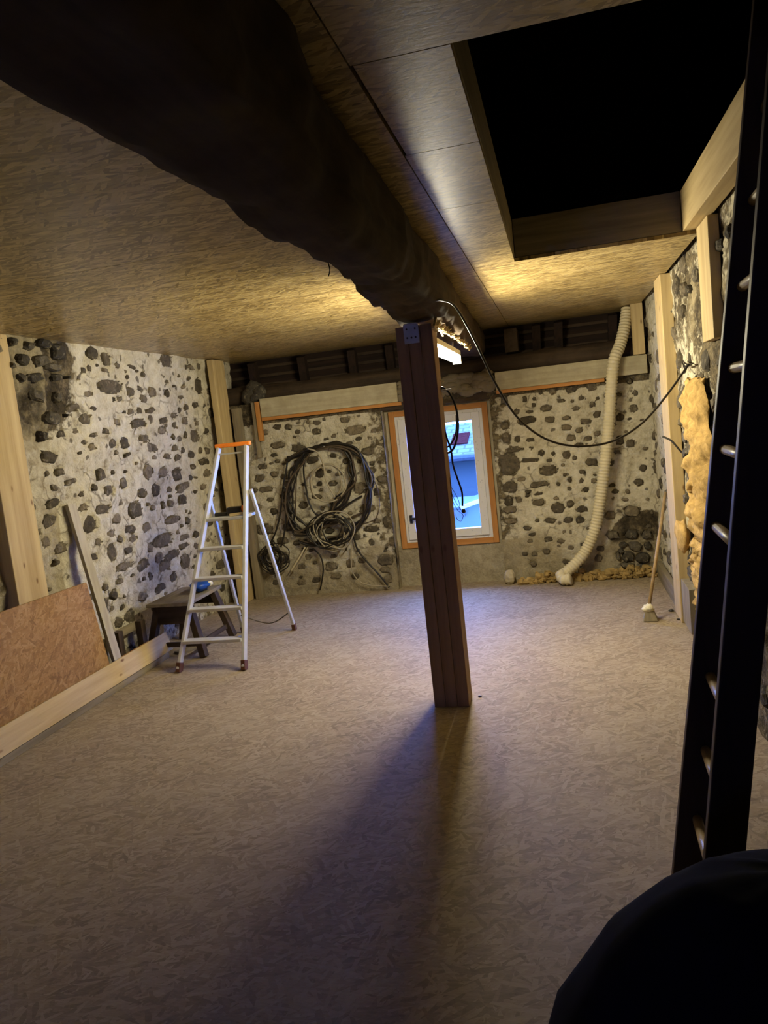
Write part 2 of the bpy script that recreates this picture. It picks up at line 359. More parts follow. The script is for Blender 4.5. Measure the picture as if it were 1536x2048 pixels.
# ------------------------------------------------------------------ stone walls
def sprotos(n):
    out = []
    for k in range(n):
        rnd = random.Random(100+k); N = rnd.choice((8, 9, 10)); rings = []
        ang = [2*math.pi*(j+rnd.uniform(-.3, .3))/N for j in range(N)]
        rad = [rnd.uniform(0.62, 1.12) for _ in range(N)]
        vs_, fs = [], []
        for q, (s_, z) in enumerate(((1.08, -1.2), (0.94, 0.3), (0.72, 0.8))):
            for j in range(N):
                p = rad[j]*s_
                sq = 1.0/max(abs(math.cos(ang[j])), abs(math.sin(ang[j])))**0.55
                vs_.append((p*sq*math.cos(ang[j]), p*sq*math.sin(ang[j]), z+rnd.uniform(-.2, .2)*(q > 0)))
        vs_.append((rnd.uniform(-.1, .1), rnd.uniform(-.1, .1), 1.0))
        for q in range(2):
            for j in range(N): fs.append((q*N+j, q*N+(j+1) % N, (q+1)*N+(j+1) % N, (q+1)*N+j))
        for j in range(N): fs.append((2*N+j, 2*N+(j+1) % N, 3*N))
        me = bpy.data.meshes.new('stone'); me.from_pydata(vs_, [], fs); me.update()
        out.append(me)
    return out
SP = sprotos(14)
for m_ in SP: m_.materials.append(MAT['stone'])
SPD = []
for m_ in SP:
    d = m_.copy(); d.materials.clear(); d.materials.append(MAT['dark_stone']); SPD.append(d)

def add_stone(wall, c, u, v, n, ru, rv, depth, rot=0.0, dark=False):
    me = random.choice(SPD if dark else SP)
    o = bpy.data.objects.new('stone', me); COL.objects.link(o); o.parent = wall
    R = Matrix((u, v, n)).transposed().to_4x4() @ Matrix.Rotation(rot, 4, 'Z')
    R.translation = Vector(c)-Vector(wall['_w'])
    o.matrix_local = R @ Matrix.Diagonal((ru, rv, depth, 1))
    return o

def wall_grid(name, P, u, v, n, u0, u1, v0, v1, res, stones, amp, bare, skip=None, thick=0.3, seed=0.0, label=''):
    """displaced mortar face; stones are (su, sv, ru, rv)"""
    nu = int((u1-u0)/res)+1; nv = int((v1-v0)/res)+1
    U = np.linspace(u0, u1, nu); V = np.linspace(v0, v1, nv)
    GU, GV = np.meshgrid(U, V)
    near = np.full(GU.shape, 9.0)
    for (su, sv, ru, rv) in stones:
        d = np.sqrt(((GU-su)/ru)**2+((GV-sv)/rv)**2); near = np.minimum(near, d)
    vs_, cols = [], []
    for j in range(nv):
        for i in range(nu):
            q = P+u*float(GU[j, i])+v*float(GV[j, i])
            a = noise.noise(q*3.1+Vector((seed, 0, 0)))*1.2+noise.noise(q*9.0)*0.8+noise.noise(q*20.0)*0.55
            h = a*amp
            d = near[j, i]
            if d < 0.95: h -= 0.014
            elif d < 1.5: h += 0.008*(1.5-d)/0.55
            vs_.append(q+n*h)
            b = bare(float(GU[j, i]), float(GV[j, i])); g = b[1]; b = b[0]
            if d < 1.0: b = max(b, 0.6)
            cols.append((b, g, 0, 1))
    fs = []
    for j in range(nv-1):
        for i in range(nu-1):
            if skip and skip((U[i]+U[i+1])/2, (V[j]+V[j+1])/2): continue
            a = j*nu+i; fs.append((a, a+1, a+nu+1, a+nu))
    mb = MB(); mb.v = vs_; mb.f = fs
    me = bpy.data.meshes.new(name); me.from_pydata([tuple(p-P) for p in vs_], [], fs); me.update()
    for p in me.polygons: p.use_smooth = True
    ca = me.color_attributes.new('bare', 'FLOAT_COLOR', 'POINT')
    ca.data.foreach_set('color', [c for t in cols for c in t])
    o = link(name, me, 'mortar', P, None)
    return tagit(o, label, 'wall', kind='structure')

def px_stones(lst, sc, ox, oy, p, n, u, v, kmin=0.35):
    out = []
    for (cx, cy_, w, h) in lst:
        X, Y = ox+cx/sc, oy+cy_/sc; w, h = w/sc, h/sc
        c = onplane(X, Y, p, n)
        a = onplane(X+w/2, Y, p, n)-c; b = onplane(X, Y+h/2, p, n)-c
        ru = max(0.016, (abs(a.dot(u))**2+abs(b.dot(u))**2)**0.5); rv = max(0.016, (abs(a.dot(v))**2+abs(b.dot(v))**2)**0.5)
        out.append(((c-p).dot(u), (c-p).dot(v), ru, rv))
    return out

# traced stones: left wall
L1 = [(545,255,70,80),(625,290,50,80),(690,325,35,40),(525,345,30,40),(780,335,50,25),(620,355,40,30),(750,395,20,35),(845,380,25,40),(980,300,80,90),(1130,340,30,40),(1175,335,15,40),(1115,405,30,25),(645,450,160,90),(515,495,60,40),(770,485,50,60),(845,525,50,50),(900,485,55,60),(990,495,25,55),(1070,515,25,25),(1170,450,55,105),(1230,480,35,45),(1155,560,35,40),(1100,575,30,40),(1060,590,25,35),(1250,605,50,60),(325,520,50,65),(425,575,90,50),(295,635,100,90),(550,580,40,30),(500,645,75,75),(690,660,40,50),(770,600,40,35),(820,595,40,45),(890,595,60,40),(885,645,35,60),(815,670,90,60),(960,655,60,50),(955,710,60,50),(1025,680,25,55),(1020,625,40,35),(1090,655,40,50),(1160,670,25,35),(360,730,50,50),(240,745,45,75),(445,720,40,20),(550,740,60,35),(625,715,45,35),(490,780,40,35),(665,790,60,60),(735,785,60,70),(850,755,60,50),(880,810,30,70),(905,815,50,50),(1145,745,50,80),(1060,760,25,40),(1025,750,20,40),(1095,740,25,50),(1215,715,40,40),(1225,830,35,50),(1185,830,20,45),(1080,830,30,40),(1035,815,35,35),(540,810,40,50),(470,845,25,25),(755,855,40,20),(290,870,90,80),(910,870,40,35),(990,865,45,35),(1050,870,40,45),(1130,855,40,50),(1205,895,65,45),(355,955,50,50),(275,965,30,35),(420,1015,80,30),(600,970,50,70),(665,960,30,30),(730,1025,55,75),(870,950,60,110),(960,960,65,75),(1045,970,65,90),(1140,925,35,35),(1220,965,45,55),(1295,960,30,45),(320,1050,50,40),(560,1050,40,40),(475,1090,40,35),(640,1065,55,65),(840,1085,65,60),(920,1065,55,90),(1000,1060,35,40),(1085,1045,90,50),(1200,1045,40,40),(1320,1045,40,60),(490,1165,70,40),(605,1175,90,60),(800,1180,90,110),(710,1135,25,40),(905,1170,35,35),(965,1150,20,60),(1010,1140,40,50),(1080,1120,50,60),(1225,1165,50,60),(290,1245,90,80),(530,1270,100,110),(690,1235,70,70),(765,1295,75,50),(860,1285,60,60),(650,1320,50,50),(1015,1240,100,50),(1110,1245,35,50),(1240,1260,45,30),(580,1370,45,40),(710,1355,40,50),(780,1350,50,50),(965,1360,130,80),(1090,1340,60,30),(1160,1325,35,40),(1090,1390,60,30),(1155,1395,30,40),(265,1370,60,80),(360,1405,80,60),(655,1430,60,120),(755,1420,60,50),(885,1405,50,60),(555,1460,50,35),(935,1465,45,60),(1015,1450,100,50),(840,1500,80,50),(740,1515,90,40),(1300,1500,50,50),(310,1140,90,60),
      (250,200,110,70),(330,250,90,110),(160,210,70,60),(120,290,70,80),(230,300,100,70),(300,340,110,60),(190,400,110,70),(320,400,70,50),(110,400,50,60),(200,500,90,90),(60,190,50,60)]
L2 = [(550,40,50,30),(840,90,80,60),(940,45,50,60),(1095,70,60,100),(1300,85,60,60),(715,95,80,30),(885,155,30,50),(975,90,90,70),(710,185,50,40),(625,220,40,50),(675,265,55,60),(840,275,80,60),(945,225,70,50),(765,390,70,80),(620,310,30,60),(725,335,25,30),(905,340,40,40),(1020,160,50,60),(1250,150,40,80),(700,430,60,60),(800,470,70,60),(1040,260,60,30)]
lu, lv = Vector((0, 1, 0)), Vector((0.05, 0, 1)).normalized()
ln = lu.cross(lv)*1.0
if ln.x < 0: ln = -ln
ls = px_stones(L1, 2.954, 0, 620, LW_P, ln, lu, lv)+px_stones(L2, 2.954, 0, 1100, LW_P, ln, lu, lv)
def fill(st, u0, u1, v0, v1, want, rmin, rmax, rng, skip=None, gap=1.15):
    st = list(st); tries = 0; added = []
    while len(added) < want and tries < want*60:
        tries += 1
        a, b = rng.uniform(u0, u1), rng.uniform(v0, v1); r = rng.uniform(rmin, rmax); ru = r*rng.uniform(0.9, 1.6); rv = r*rng.uniform(0.65, 1.0)
        if skip and skip(a, b): continue
        if any(abs(a-s[0]) < (ru+s[2])*gap and abs(b-s[1]) < (rv+s[3])*gap for s in st): continue
        st.append((a, b, ru, rv)); added.append((a, b, ru, rv))
    return added
rng = random.Random(3)
ls += fill(ls, 2.2, 7.0, 0.05, 2.3, 60, 0.03, 0.07, rng, lambda a, b: 4.0 < a < 6.9 and b > 0.5)
ls += fill(ls, 4.0, 6.95, 0.3, 2.3, max(0, min(70, 298-len(ls))), 0.014, 0.03, rng, None, 1.05)
def lbare(y, z):
    d = math.hypot((y-4.2)/0.42, (z-2.25)/0.42)
    b = 1.0 if d < 1 else max(0, 1-(d-1)*2.5)
    if z < 0.25: b = max(b, 0.5-z)
    return (b, 0.55 if y < 4.35 else 0.15)
wl = wall_grid('wall_left', LW_P, lu, lv, ln, 1.9, 7.3, 0, 2.5, 0.018, ls, 0.019, lbare, label='whitewashed rubble stone wall with dark stones showing through')
for (a, b, ru, rv) in ls:
    dk = lbare(a, b)[0] > 0.5
    add_stone(wl, LW_P+lu*a+lv*b+ln*(0.0 if not dk else 0.01), lu, lv, ln, ru, rv, 0.012 if not dk else 0.035, random.uniform(-.25, .25), dk)
tagit(build('wall_left_plain', MB().box(-3.72, -3.26, -2.2, 1.95, 0, 2.6).box(-3.72, -3.40, 1.9, 7.4, 0, 2.6), 'dim_plaster'), 'stretch of wall with shade painted in on the stone wall side', 'wall', kind='structure')

# traced stones: far wall (window wall)
F1 = [(720,40,60,35),(960,70,60,40),(650,75,30,40),(720,155,100,45),(850,175,100,50),(700,215,50,25),(630,285,60,40),(610,355,65,50),(700,330,55,40),(650,425,85,40),(580,430,40,30),(1200,60,140,60),(1275,190,90,60),(1360,360,70,50),(980,325,60,60),(980,390,40,30),(1060,390,60,35),(1290,310,70,40),(1230,420,90,70),(640,670,110,80),(790,660,80,60),(880,520,60,50),(960,470,70,30),(1270,545,110,60),(1330,620,60,30),(1300,670,110,40),(1300,750,45,45),(1385,860,110,80),(1385,920,70,40),(1040,680,60,40),(980,690,40,60),(1050,900,90,60),(1170,880,60,50),(870,900,50,40),(960,980,60,40),(1390,620,50,90),(1400,480,60,80),(1400,980,60,60),(560,640,50,60),(700,560,50,50),(1150,250,60,40),(1100,330,50,30),(1180,330,50,40),(820,300,50,30),(760,470,50,40),(1080,960,70,40),(1200,960,60,40)]
F2 = [(560,550,70,50),(690,530,70,60),(450,560,50,40),(375,570,30,30),(275,610,30,40),(335,605,30,30),(500,620,50,30),(330,645,30,30),(405,665,85,45),(590,665,60,30),(690,640,40,40),(920,500,40,40),(955,570,40,40),(945,665,60,50),(305,685,50,20),(225,685,40,40),(290,740,130,50),(430,735,70,50),(530,725,65,30),(650,745,80,40),(720,700,50,50),(530,785,70,40),(610,800,50,35),(560,845,60,45),(310,858,60,30),(230,855,40,50),(660,850,60,35),(720,820,45,40),(860,720,60,50),(860,860,60,60),(925,880,60,50),(610,890,60,30),(375,940,60,40),(450,940,30,25),(530,950,55,60),(690,995,80,55),(580,970,30,30),(310,985,130,30),(1005,1030,50,45),(420,1045,130,70),(630,1055,40,30),(520,1075,25,25),(800,1000,60,40),(550,1105,35,40),(255,1100,60,30),(625,1110,30,40),(700,1110,40,35),(370,1130,130,40),(480,1130,30,25),(975,1120,65,45),(550,1160,30,25),(650,1165,50,35),(830,1175,50,30),(905,1175,30,30),(360,1190,60,20),(240,1225,45,40),(360,1245,80,50),(480,1275,90,70),(555,1250,50,50),(625,1285,80,40),(890,1225,50,18),(800,1320,70,60),(935,1300,130,80),(430,1355,90,35),(545,1350,70,40),(615,1350,60,50),(1055,1305,25,30),(180,1010,140,150),(185,1150,110,70),(175,1235,60,60),(185,1290,90,40),(185,1360,90,40),(160,850,70,80),(155,770,60,60),(210,920,130,40),(150,620,60,60),(290,1400,60,30),(320,1440,50,20),(420,1470,60,30),(410,1545,60,45),(310,1480,40,30),(560,1520,40,30),(740,1525,60,40)]
FD = [(820,1440,90,60),(930,1440,110,70),(1025,1440,60,60),(880,1500,60,40),(950,1510,100,60),(1030,1510,60,50),(865,1540,40,30),(850,1575,30,60),(910,1575,90,70),(1000,1580,100,70),(900,1625,100,30),(1000,1630,80,25)]
fu, fv, fn = Vector((1, 0, 0)), Vector((0, 0, 1)), Vector((0, -1, 0))
FP = Vector((0, FY, 0))
fs_ = px_stones(F1, 3.072, 320, 840, FP, fn, fu, fv)+px_stones(F2, 3.072, 960, 600, FP, fn, fu, fv)
fd_ = px_stones(FD, 3.072, 960, 600, FP, fn, fu, fv)
inniche = lambda a, b: NX0 < a < NX1 and b < NZ
fs_ = [s for s in fs_ if not (NX0-s[2]*.8 < s[0] < NX1+s[2]*.8 and s[1] < NZ)]
rng = random.Random(5)
fs_ += fill(fs_+fd_, -3.1, 0.75, 0.12, 1.72, 40, 0.025, 0.05, rng, lambda a, b: NX0-.1 < a < NX1+.1 or (a > -0.5 and b > .5))
fs_ += fill(fs_+fd_, -3.0, 0.75, 0.15, 1.72, 80, 0.013, 0.028, rng, lambda a, b: NX0-.06 < a < NX1+.06, 1.05)
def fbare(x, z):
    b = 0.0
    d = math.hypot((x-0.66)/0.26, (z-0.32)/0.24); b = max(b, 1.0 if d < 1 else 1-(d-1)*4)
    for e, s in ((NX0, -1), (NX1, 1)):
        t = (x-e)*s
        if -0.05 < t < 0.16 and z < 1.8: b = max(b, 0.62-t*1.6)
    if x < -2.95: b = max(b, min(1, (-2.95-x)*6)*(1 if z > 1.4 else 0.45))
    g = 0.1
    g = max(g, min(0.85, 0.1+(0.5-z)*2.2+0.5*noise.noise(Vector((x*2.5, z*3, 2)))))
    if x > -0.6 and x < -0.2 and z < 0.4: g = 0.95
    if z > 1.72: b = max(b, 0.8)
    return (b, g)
wf = wall_grid('wall_far', FP, fu, fv, fn, -3.35, 0.92, 0, 1.93, 0.018, fs_+fd_, 0.014, fbare, inniche, label='whitewashed rubble stone wall around the window')
for (a, b, ru, rv) in fs_: add_stone(wf, FP+fu*a+fv*b, fu, fv, fn, ru, rv, 0.012, random.uniform(-.2, .2))
for (a, b, ru, rv) in fd_: add_stone(wf, FP+fu*a+fv*b+fn*0.005, fu, fv, fn, ru*1.05, rv*1.05, 0.04, random.uniform(-.1, .1), True)
# masonry core beside and under the window
def lumpy(name, P, u, v, n, u0, u1, v0, v1, amp, g=0.9, b=0.2, res=0.025):
    nu = max(3, int((u1-u0)/res)); nv = max(3, int((v1-v0)/res)); vs_, fs, cs = [], [], []
    for j in range(nv+1):
        for i in range(nu+1):
            q = P+u*(u0+(u1-u0)*i/nu)+v*(v0+(v1-v0)*j/nv)
            vs_.append(q+n*(noise.noise(q*5)*amp+noise.noise(q*17)*amp*.5)); cs += [b+0.4*noise.noise(q*4), g, 0, 1]
    for j in range(nv):
        for i in range(nu):
            a = j*(nu+1)+i; fs.append((a, a+1, a+nu+2, a+nu+1))
    me = bpy.data.meshes.new(name); me.from_pydata([tuple(p-Vector(wf['_w'])) for p in vs_], [], fs); me.update()
    for p in me.polygons: p.use_smooth = True
    me.color_attributes.new('bare', 'FLOAT_COLOR', 'POINT').data.foreach_set('color', cs)
    return link(name, me, 'mortar', Vector(wf['_w']), wf)
NB = 7.13
lumpy('window_breast', Vector((0, NB-.02, 0)), fu, fv, fn, NX0-.02, NX1+.02, 0, 0.40, 0.012)
lumpy('window_reveal', Vector((NX0, 0, 0)), Vector((0, 1, 0)), fv, Vector((1, 0, 0)), FY-.005, NB+.02, 0, NZ, 0.01, 0.6, 0.5)
lumpy('window_reveal', Vector((NX1, 0, 0)), Vector((0, 1, 0)), fv, Vector((-1, 0, 0)), FY-.005, NB+.02, 0, NZ, 0.01, 0.6, 0.3)
lumpy('niche_soffit', Vector((0, 0, NZ-.02)), fu, Vector((0, 1, 0)), Vector((0, 0, -1)), NX0-.02, NX1+.02, FY-.01, NB+.05, 0.006, 0.6, 0.6)
tagit(build('wall_far_core', MB().box(-3.9, NX0-.02, 7.06, 7.25, 0, 1.9).box(NX1+.02, 1.3, 7.06, 7.25, 0, 1.9).box(NX0-.02, wx0+.03, 7.136, 7.25, .3, 1.8).box(wx1-.03, NX1+.02, 7.136, 7.25, .3, 1.8).box(NX0-.02, NX1+.02, 7.137, 7.25, 1.67, 1.9).box(NX0-.02, NX1+.02, 7.137, 7.25, -0.4, 0.40).box(NX0-.02, NX1+.02, 7.06, 7.25, 1.78, 1.9).box(-3.9, 1.3, 7.2, 7.46, 1.86, 1.9), 'plaster'), 'plastered core of the window wall', 'wall', kind='structure')
tagit(build('wall_far_outer', MB().box(-3.9, 1.45, 7.46, 7.51, 1.86, 2.44), 'loft_x'), 'outer skin of the window wall under eaves', 'wall', kind='structure')

# right wall, rough rubble
RP = Vector((RX, 0, 0)); ru_, rv_, rn_ = Vector((0, 1, 0)), Vector((0, 0, 1)), Vector((-1, 0, 0))
rng = random.Random(11)
rs_ = fill([], 1.2, 7.0, 0.06, 2.35, 230, 0.03, 0.075, rng, None, 1.02)
def rbare(y, z):
    b = 0.42+0.35*noise.noise(Vector((y*1.3, z*1.7, 4)))
    if y < 5.4: b += 0.16
    if y > 5.8: b -= 0.25
    return (b, 0.3)
wr = wall_grid('wall_right', RP, ru_, rv_, rn_, 0.9, 7.05, 0, 2.42, 0.02, rs_, 0.017, rbare, seed=9, label='rough rubble stone wall behind the dark wooden ladder')
for (a, b, ru, rv) in rs_:
    k = rbare(a, b)[0] > 0.5
    add_stone(wr, RP+ru_*a+rv_*b+rn_*0.004, ru_, rv_, rn_, ru, rv, 0.018 if not k else 0.024, random.uniform(-.4, .4), k and random.random() < .5)
tagit(build('wall_right_plain', MB().box(0.86, 1.25, -2.2, 7.6, 0, 2.6), 'dim_plaster'), 'core of rubble wall on the ladder side', 'wall', kind='structure')

# ------------------------------------------------------------------ main beam
beam = None
def prof(tab, y):
    ys_, xs_ = zip(*tab); return float(np.interp(y, ys_, xs_))
BL = [(-2.2, -0.80), (1.0, -0.745), (1.24, -0.735), (1.44, -0.71), (1.7, -0.712), (2.16, -0.665), (2.4, -0.662), (2.8, -0.71), (3.36, -0.77), (4.13, -0.825), (7.1, -0.86)]
BR = [(-2.2, -0.38), (0.98, -0.40), (1.38, -0.417), (1.9, -0.455), (2.86, -0.47), (4.3, -0.51), (5.2, -0.55), (7.1, -0.60)]
mb = MB(); NB_, NR = 22, 180
for i in range(NR+1):
    y = -2.15+(7.02+2.15)*i/NR; xl, xr = prof(BL, y), prof(BR, y)
    zb = 2.105+0.012*math.sin(y*2.1); zt = CZ-0.001; cx, hw = (xl+xr)/2, (xr-xl)/2; cz, hh = (zb+zt)/2, (zt-zb)/2
    for j in range(NB_):
        th = 2*math.pi*j/NB_; c, s = math.cos(th), math.sin(th)
        k = 1/(abs(c)**5+abs(s)**5)**(1/5)
        x, z = cx+hw*k*c, cz+hh*k*s
        q = Vector((x*2.2, y*1.6, z*2.2)); d = noise.noise(q*2.0)*0.022+noise.noise(q*6.5)*0.014
        z2 = min(zt, z+(d*s*1.2 if s < 0 else 0)); x2 = x+d*c*1.3
        if -0.83 < x2 < -0.57 and 3.9 < y < 4.25: z2 = max(z2, 2.103)
        mb.v.append(Vector((x2, y, z2)))
for i in range(NR):
    for j in range(NB_):
        a = i*NB_+j; b = i*NB_+(j+1) % NB_; mb.f.append((a, a+NB_, b+NB_, b))
mb.f.append(tuple(range(NB_))); mb.f.append(tuple(NR*NB_+j for j in reversed(range(NB_))))
beam = tagit(build('ceiling_beam', mb, 'beam', smooth=True), 'massive rough hewn dark ceiling beam carried by the laminated post', 'beam')
# splintered pale edge over the lamp
mb = MB(); rr = random.Random(2)
for i in range(70):
    t = i/69; px, py = 868+t*72, 652+t*46
    p = onp(px, py+rr.uniform(-4, 3)-5*math.sin(t*3.1), 0, -0.578)
    e = p+Vector((rr.uniform(-.012, .004), rr.uniform(.05, .12), rr.uniform(-.012, .03)*(1 if rr.random() < .6 else 2)))
    mb.bar(p+Vector((-.006, 0, 0)), e, rr.uniform(.006, .02), 0.006)
tagit(build('splintered_edge', mb, 'pine_y', beam), 'pale splintered wood lit by the lamp')
for (px, py, ln_) in ((655, 520, .05), (484, 415, .02), (497, 425, .015)):
    p = onp(px, py, 2, 2.13); mb = MB().tube(spline([p+Vector((0, 0, .04)), p, p+Vector((0.004, 0, -ln_*.6)), p+Vector((-.004, .003, -ln_))], 4), [.002]*12+[.001], 5)
    build('cobweb_strand', mb, 'black', beam)

# ------------------------------------------------------------------ laminated post
post = thing('support_post', 'laminated pine post standing mid floor under the beam', 'post', (-0.70, 4.07, 0))
for k in range(3):
    x0 = -0.796+k*0.0655; build('lamella', MB().box(x0, x0+0.0635, 3.995, 4.145, 0, 2.09), 'post', post, bevel=0.003)
br = build('post_bracket', MB().box(-0.752, -0.672, 3.990, 3.994, 2.0, 2.098).box(-0.745, -0.680, 3.975, 4.03, 2.0985, 2.1025), 'galv', post)
br['label'] = 'galvanised steel angle bracket'
for dx, dz in ((-.735, 2.03), (-.69, 2.03), (-.735, 2.075), (-.69, 2.075), (-.712, 2.03)):
    build('screw', MB().tube([(dx, 3.990, dz), (dx, 3.986, dz)], 0.005, 8), 'black', br)

# ------------------------------------------------------------------ tube lamp under the beam
lamp = thing('tube_light', 'glowing tube light fixed under the dark beam behind the post', 'lamp', (-0.66, 4.83, 2.1))
LY0, LY1, LX, LZ = 4.20, 5.38, -0.655, 1.985
build('housing', MB().box(LX-.03, LX+.03, LY0, LY1, LZ+.026, LZ+.062), 'white_plastic', lamp, bevel=.004)
build('diffuser', MB().tube([(LX, LY0+.02+i*(LY1-LY0-.04)/8, LZ) for i in range(9)], 0.026, 16), 'tube', lamp, smooth=True)
for y in (LY0, LY1-.02): build('end_cap', MB().box(LX-.03, LX+.03, y, y+.02, LZ-.03, LZ+.026), 'white_plastic', lamp, bevel=.003)
for y in (LY0+.25, LY1-.2): build('hanger', MB().tube([(LX, y, LZ+.06), (LX+.01, y+.01, 2.115)], .006, 6), 'galv', lamp)

# ------------------------------------------------------------------ window
win = thing('window_1', 'white framed window with larch surround and blue dusk behind', 'window', (-1.1, 7.1, 0.375), kind='structure')
f = 0.052
for a in ((wx0, wx0+f, wz0, wz1, 'orange_z'), (wx1-f, wx1, wz0, wz1, 'orange_z'), (wx0+f, wx1-f, wz0, wz0+f, 'orange_x'), (wx0+f, wx1-f, wz1-f, wz1, 'orange_x')):
    build('surround_board', MB().box(a[0], a[1], 7.09, 7.135, a[2], a[3]), a[4], win, bevel=.003)
sx0, sx1, sz0, sz1 = wx0+f, wx1-f, wz0+f, wz1-f
def frame(x0, x1, z0, z1, w, y0, y1, nm, par):
    mb = MB().box(x0, x0+w, y0, y1, z0, z1).box(x1-w, x1, y0, y1, z0, z1).box(x0+w, x1-w, y0, y1, z0, z0+w).box(x0+w, x1-w, y0, y1, z1-w, z1)
    return build(nm, mb, 'pvc', par, bevel=.003)
frame(sx0, sx1, sz0, sz1, 0.045, 7.105, 7.165, 'window_frame', win)
sash = frame(sx0+.03, sx1-.03, sz0+.03, sz1-.03, 0.075, 7.085, 7.15, 'sash', win)
build('pane', MB().box(sx0+.1, sx1-.1, 7.115, 7.12, sz0+.1, sz1-.1), 'glass', sash)
build('window_handle', MB().box(sx0+.055, sx0+.085, 7.068, 7.085, .62, .70).box(sx0+.06, sx0+.20, 7.045, 7.068, .655, .678), 'black', win, bevel=.004)

# ------------------------------------------------------------------ boards over the window wall
def bd(name, x0, x1, y0, y1, z0, z1, m, l, c, g=None): return board(name, x0, x1, y0, y1, z0, z1, m, l, c, g)
bd('lintel_board', -2.79, -1.43, 6.945, 6.985, 1.785, 1.965, 'pale_board', 'pale board above stones between corner and window', 'board')
bd('lintel_batten', -2.79, -1.40, 6.94, 6.985, 1.752, 1.784, 'orange_x', 'orange batten under the pale board above the cable hank', 'batten')
bd('lintel_board', -0.52, 0.78, 6.945, 6.985, 1.785, 1.945, 'pale_board', 'pale board above stones crossed by the corrugated duct', 'board')
bd('lintel_batten', -0.52, 0.42, 6.94, 6.985, 1.752, 1.784, 'orange_x', 'orange batten under the pale board beside the duct', 'batten')
bd('lintel_timber', -1.70, -0.53, 7.0, 7.06, 1.72, 1.80, 'old_x', 'dark timber lintel over the window', 'lintel')
mb = MB(); rr = random.Random(12)
for i in range(90): mb.blob((rr.uniform(-1.38, -.56), 6.97+rr.uniform(0, .006), rr.uniform(1.80, 1.955)), (rr.uniform(.05, .10), rr.uniform(.012, .022), rr.uniform(.025, .045)), 9, 6, .35, 3, i)
tagit(build('plaster_patch', mb, 'dim_plaster', smooth=True), 'lumpy grey plaster patch under beam end above window', 'plaster')
board('drop_plank', -2.885, -2.845, 6.95, 6.985, 1.40, 1.94, 'grey_z', 'narrow grey plank hanging beside the corner of the window wall', 'plank')
board('drop_plank', -2.842, -2.80, 6.935, 6.985, 1.56, 1.94, 'orange_z', 'short orange lath hanging next to the narrow grey plank', 'plank')
tagit(build('corner_post', MB().box(lwx(2.3)+0.035, lwx(2.3)+0.095, 6.70, 6.95, 0, 2.37), 'pine_z', bevel=.004), 'tall pale plank against stone wall in the corner', 'post')
board('corner_post', -3.075, -3.0, 6.90, 6.98, 0.0, 1.9, 'grey_z', 'grey timber upright in the corner behind the pale plank', 'post')
board('short_post', 0.676, 0.772, 6.94, 7.0, 1.95, CZ, 'pine_z', 'short pale post between board and ceiling beside the duct', 'post')
# wall plate and rafters
mb = MB()
for i in range(60):
    x = -3.3+i*4.1/59
    for j in range(8):
        th = 2*math.pi*j/8+.39; q = Vector((x*1.5, j, 0)); d = noise.noise(Vector((x*4, math.cos(th)*2, math.sin(th)*2)))*.02
        mb.v.append(Vector((x, 7.14+(0.09+d)*math.cos(th)*1.1, 2.015+(0.085+d)*math.sin(th)*1.15)))
for i in range(59):
    for j in range(8): mb.f.append((i*8+j, i*8+(j+1) % 8, i*8+8+(j+1) % 8, i*8+8+j))
mb.f.append(tuple(reversed(range(8)))); mb.f.append(tuple(59*8+j for j in range(8)))
tagit(build('wall_plate', mb, 'old_x', smooth=True), 'rough dark wall plate timber under the rafters', 'beam')
mb = MB().box(-0.42, -0.30, 7.12, 7.4, 2.12, 2.33); tagit(build('timber_block', mb, 'old_y', bevel=.006), 'dark timber block on wall plate beside beam end', 'block')
mb = MB(); 
for i in range(5): mb.blob((-2.93+.03*i, 7.03, 1.99+.05*(i % 3)), (.08, .05, .07), 8, 5, .25, 3, i)
tagit(build('corner_rubble', mb, 'dark_stone', smooth=True), 'dark rubble lump on wall top in the corner', 'rubble')
sl = 0.5*(6.3-1.72)/(8.3-2.8)/0.5
rz = lambda y: 1.72+(8.3-y)*(6.3-1.72)/(8.3-2.8)
for x in (-2.98, -2.45, -1.93, -1.55, -1.05, -0.15, 0.05, 0.53):
    p, q = Vector((x, 7.415, 1.93)), Vector((x+.02, 7.30, 2.35))
    tagit(build('rafter', MB().bar(p, q, 0.075, 0.09, (1, 0, 0)).__class__().obox((p+q)/2, Vector((1, 0, 0)), (q-p).normalized().cross(Vector((1, 0, 0))), (q-p).normalized(), .0375, .045, (q-p).length/2), 'loft_y'), 'dark old rafter in the eaves behind the wall plate', 'rafter', 'rafters in the eaves')
for y, z_ in ((7.45, 2.13), (7.45, 2.22), (7.45, 2.31)):
    tagit(build('roof_batten', MB().box(-3.6, 1.2, y-.022, y+.008, z_-.014, z_+.014), 'old_x'), 'thin horizontal roof batten behind the rafters in the eaves', 'batten', 'roof battens in the eaves')

# ------------------------------------------------------------------ timber on the left
board('wall_stud', -3.30, -3.19, 3.78, 4.05, 0, CZ-.002, 'pine_z', 'tall wide pale stud rising behind the leaning board sheet', 'stud', bevel=.005)
def leaning(name, p0, p1, p2, p3, th, mat, label, cat, bevel=.002):
    """quad slab given by its four corners (world), thickness along its normal"""
    p = [Vector(a) for a in (p0, p1, p2, p3)]; n = (p[1]-p[0]).cross(p[3]-p[0]).normalized()*th
    mb = MB().add(p+[a+n for a in p], [(0, 1, 2, 3), (7, 6, 5, 4), (0, 4, 5, 1), (1, 5, 6, 2), (2, 6, 7, 3), (3, 7, 4, 0)])
    return tagit(build(name, mb, mat, bevel=bevel), label, cat)
leaning('board_sheet', (-3.12, 2.3, 0.002), (-3.12, 4.46, 0.002), (-3.165, 4.38, 0.765), (-3.165, 2.3, 0.80), -0.018 if False else 0.018, 'osb_sheet', 'leaning sheet of orange strand board behind the long plank', 'sheet')
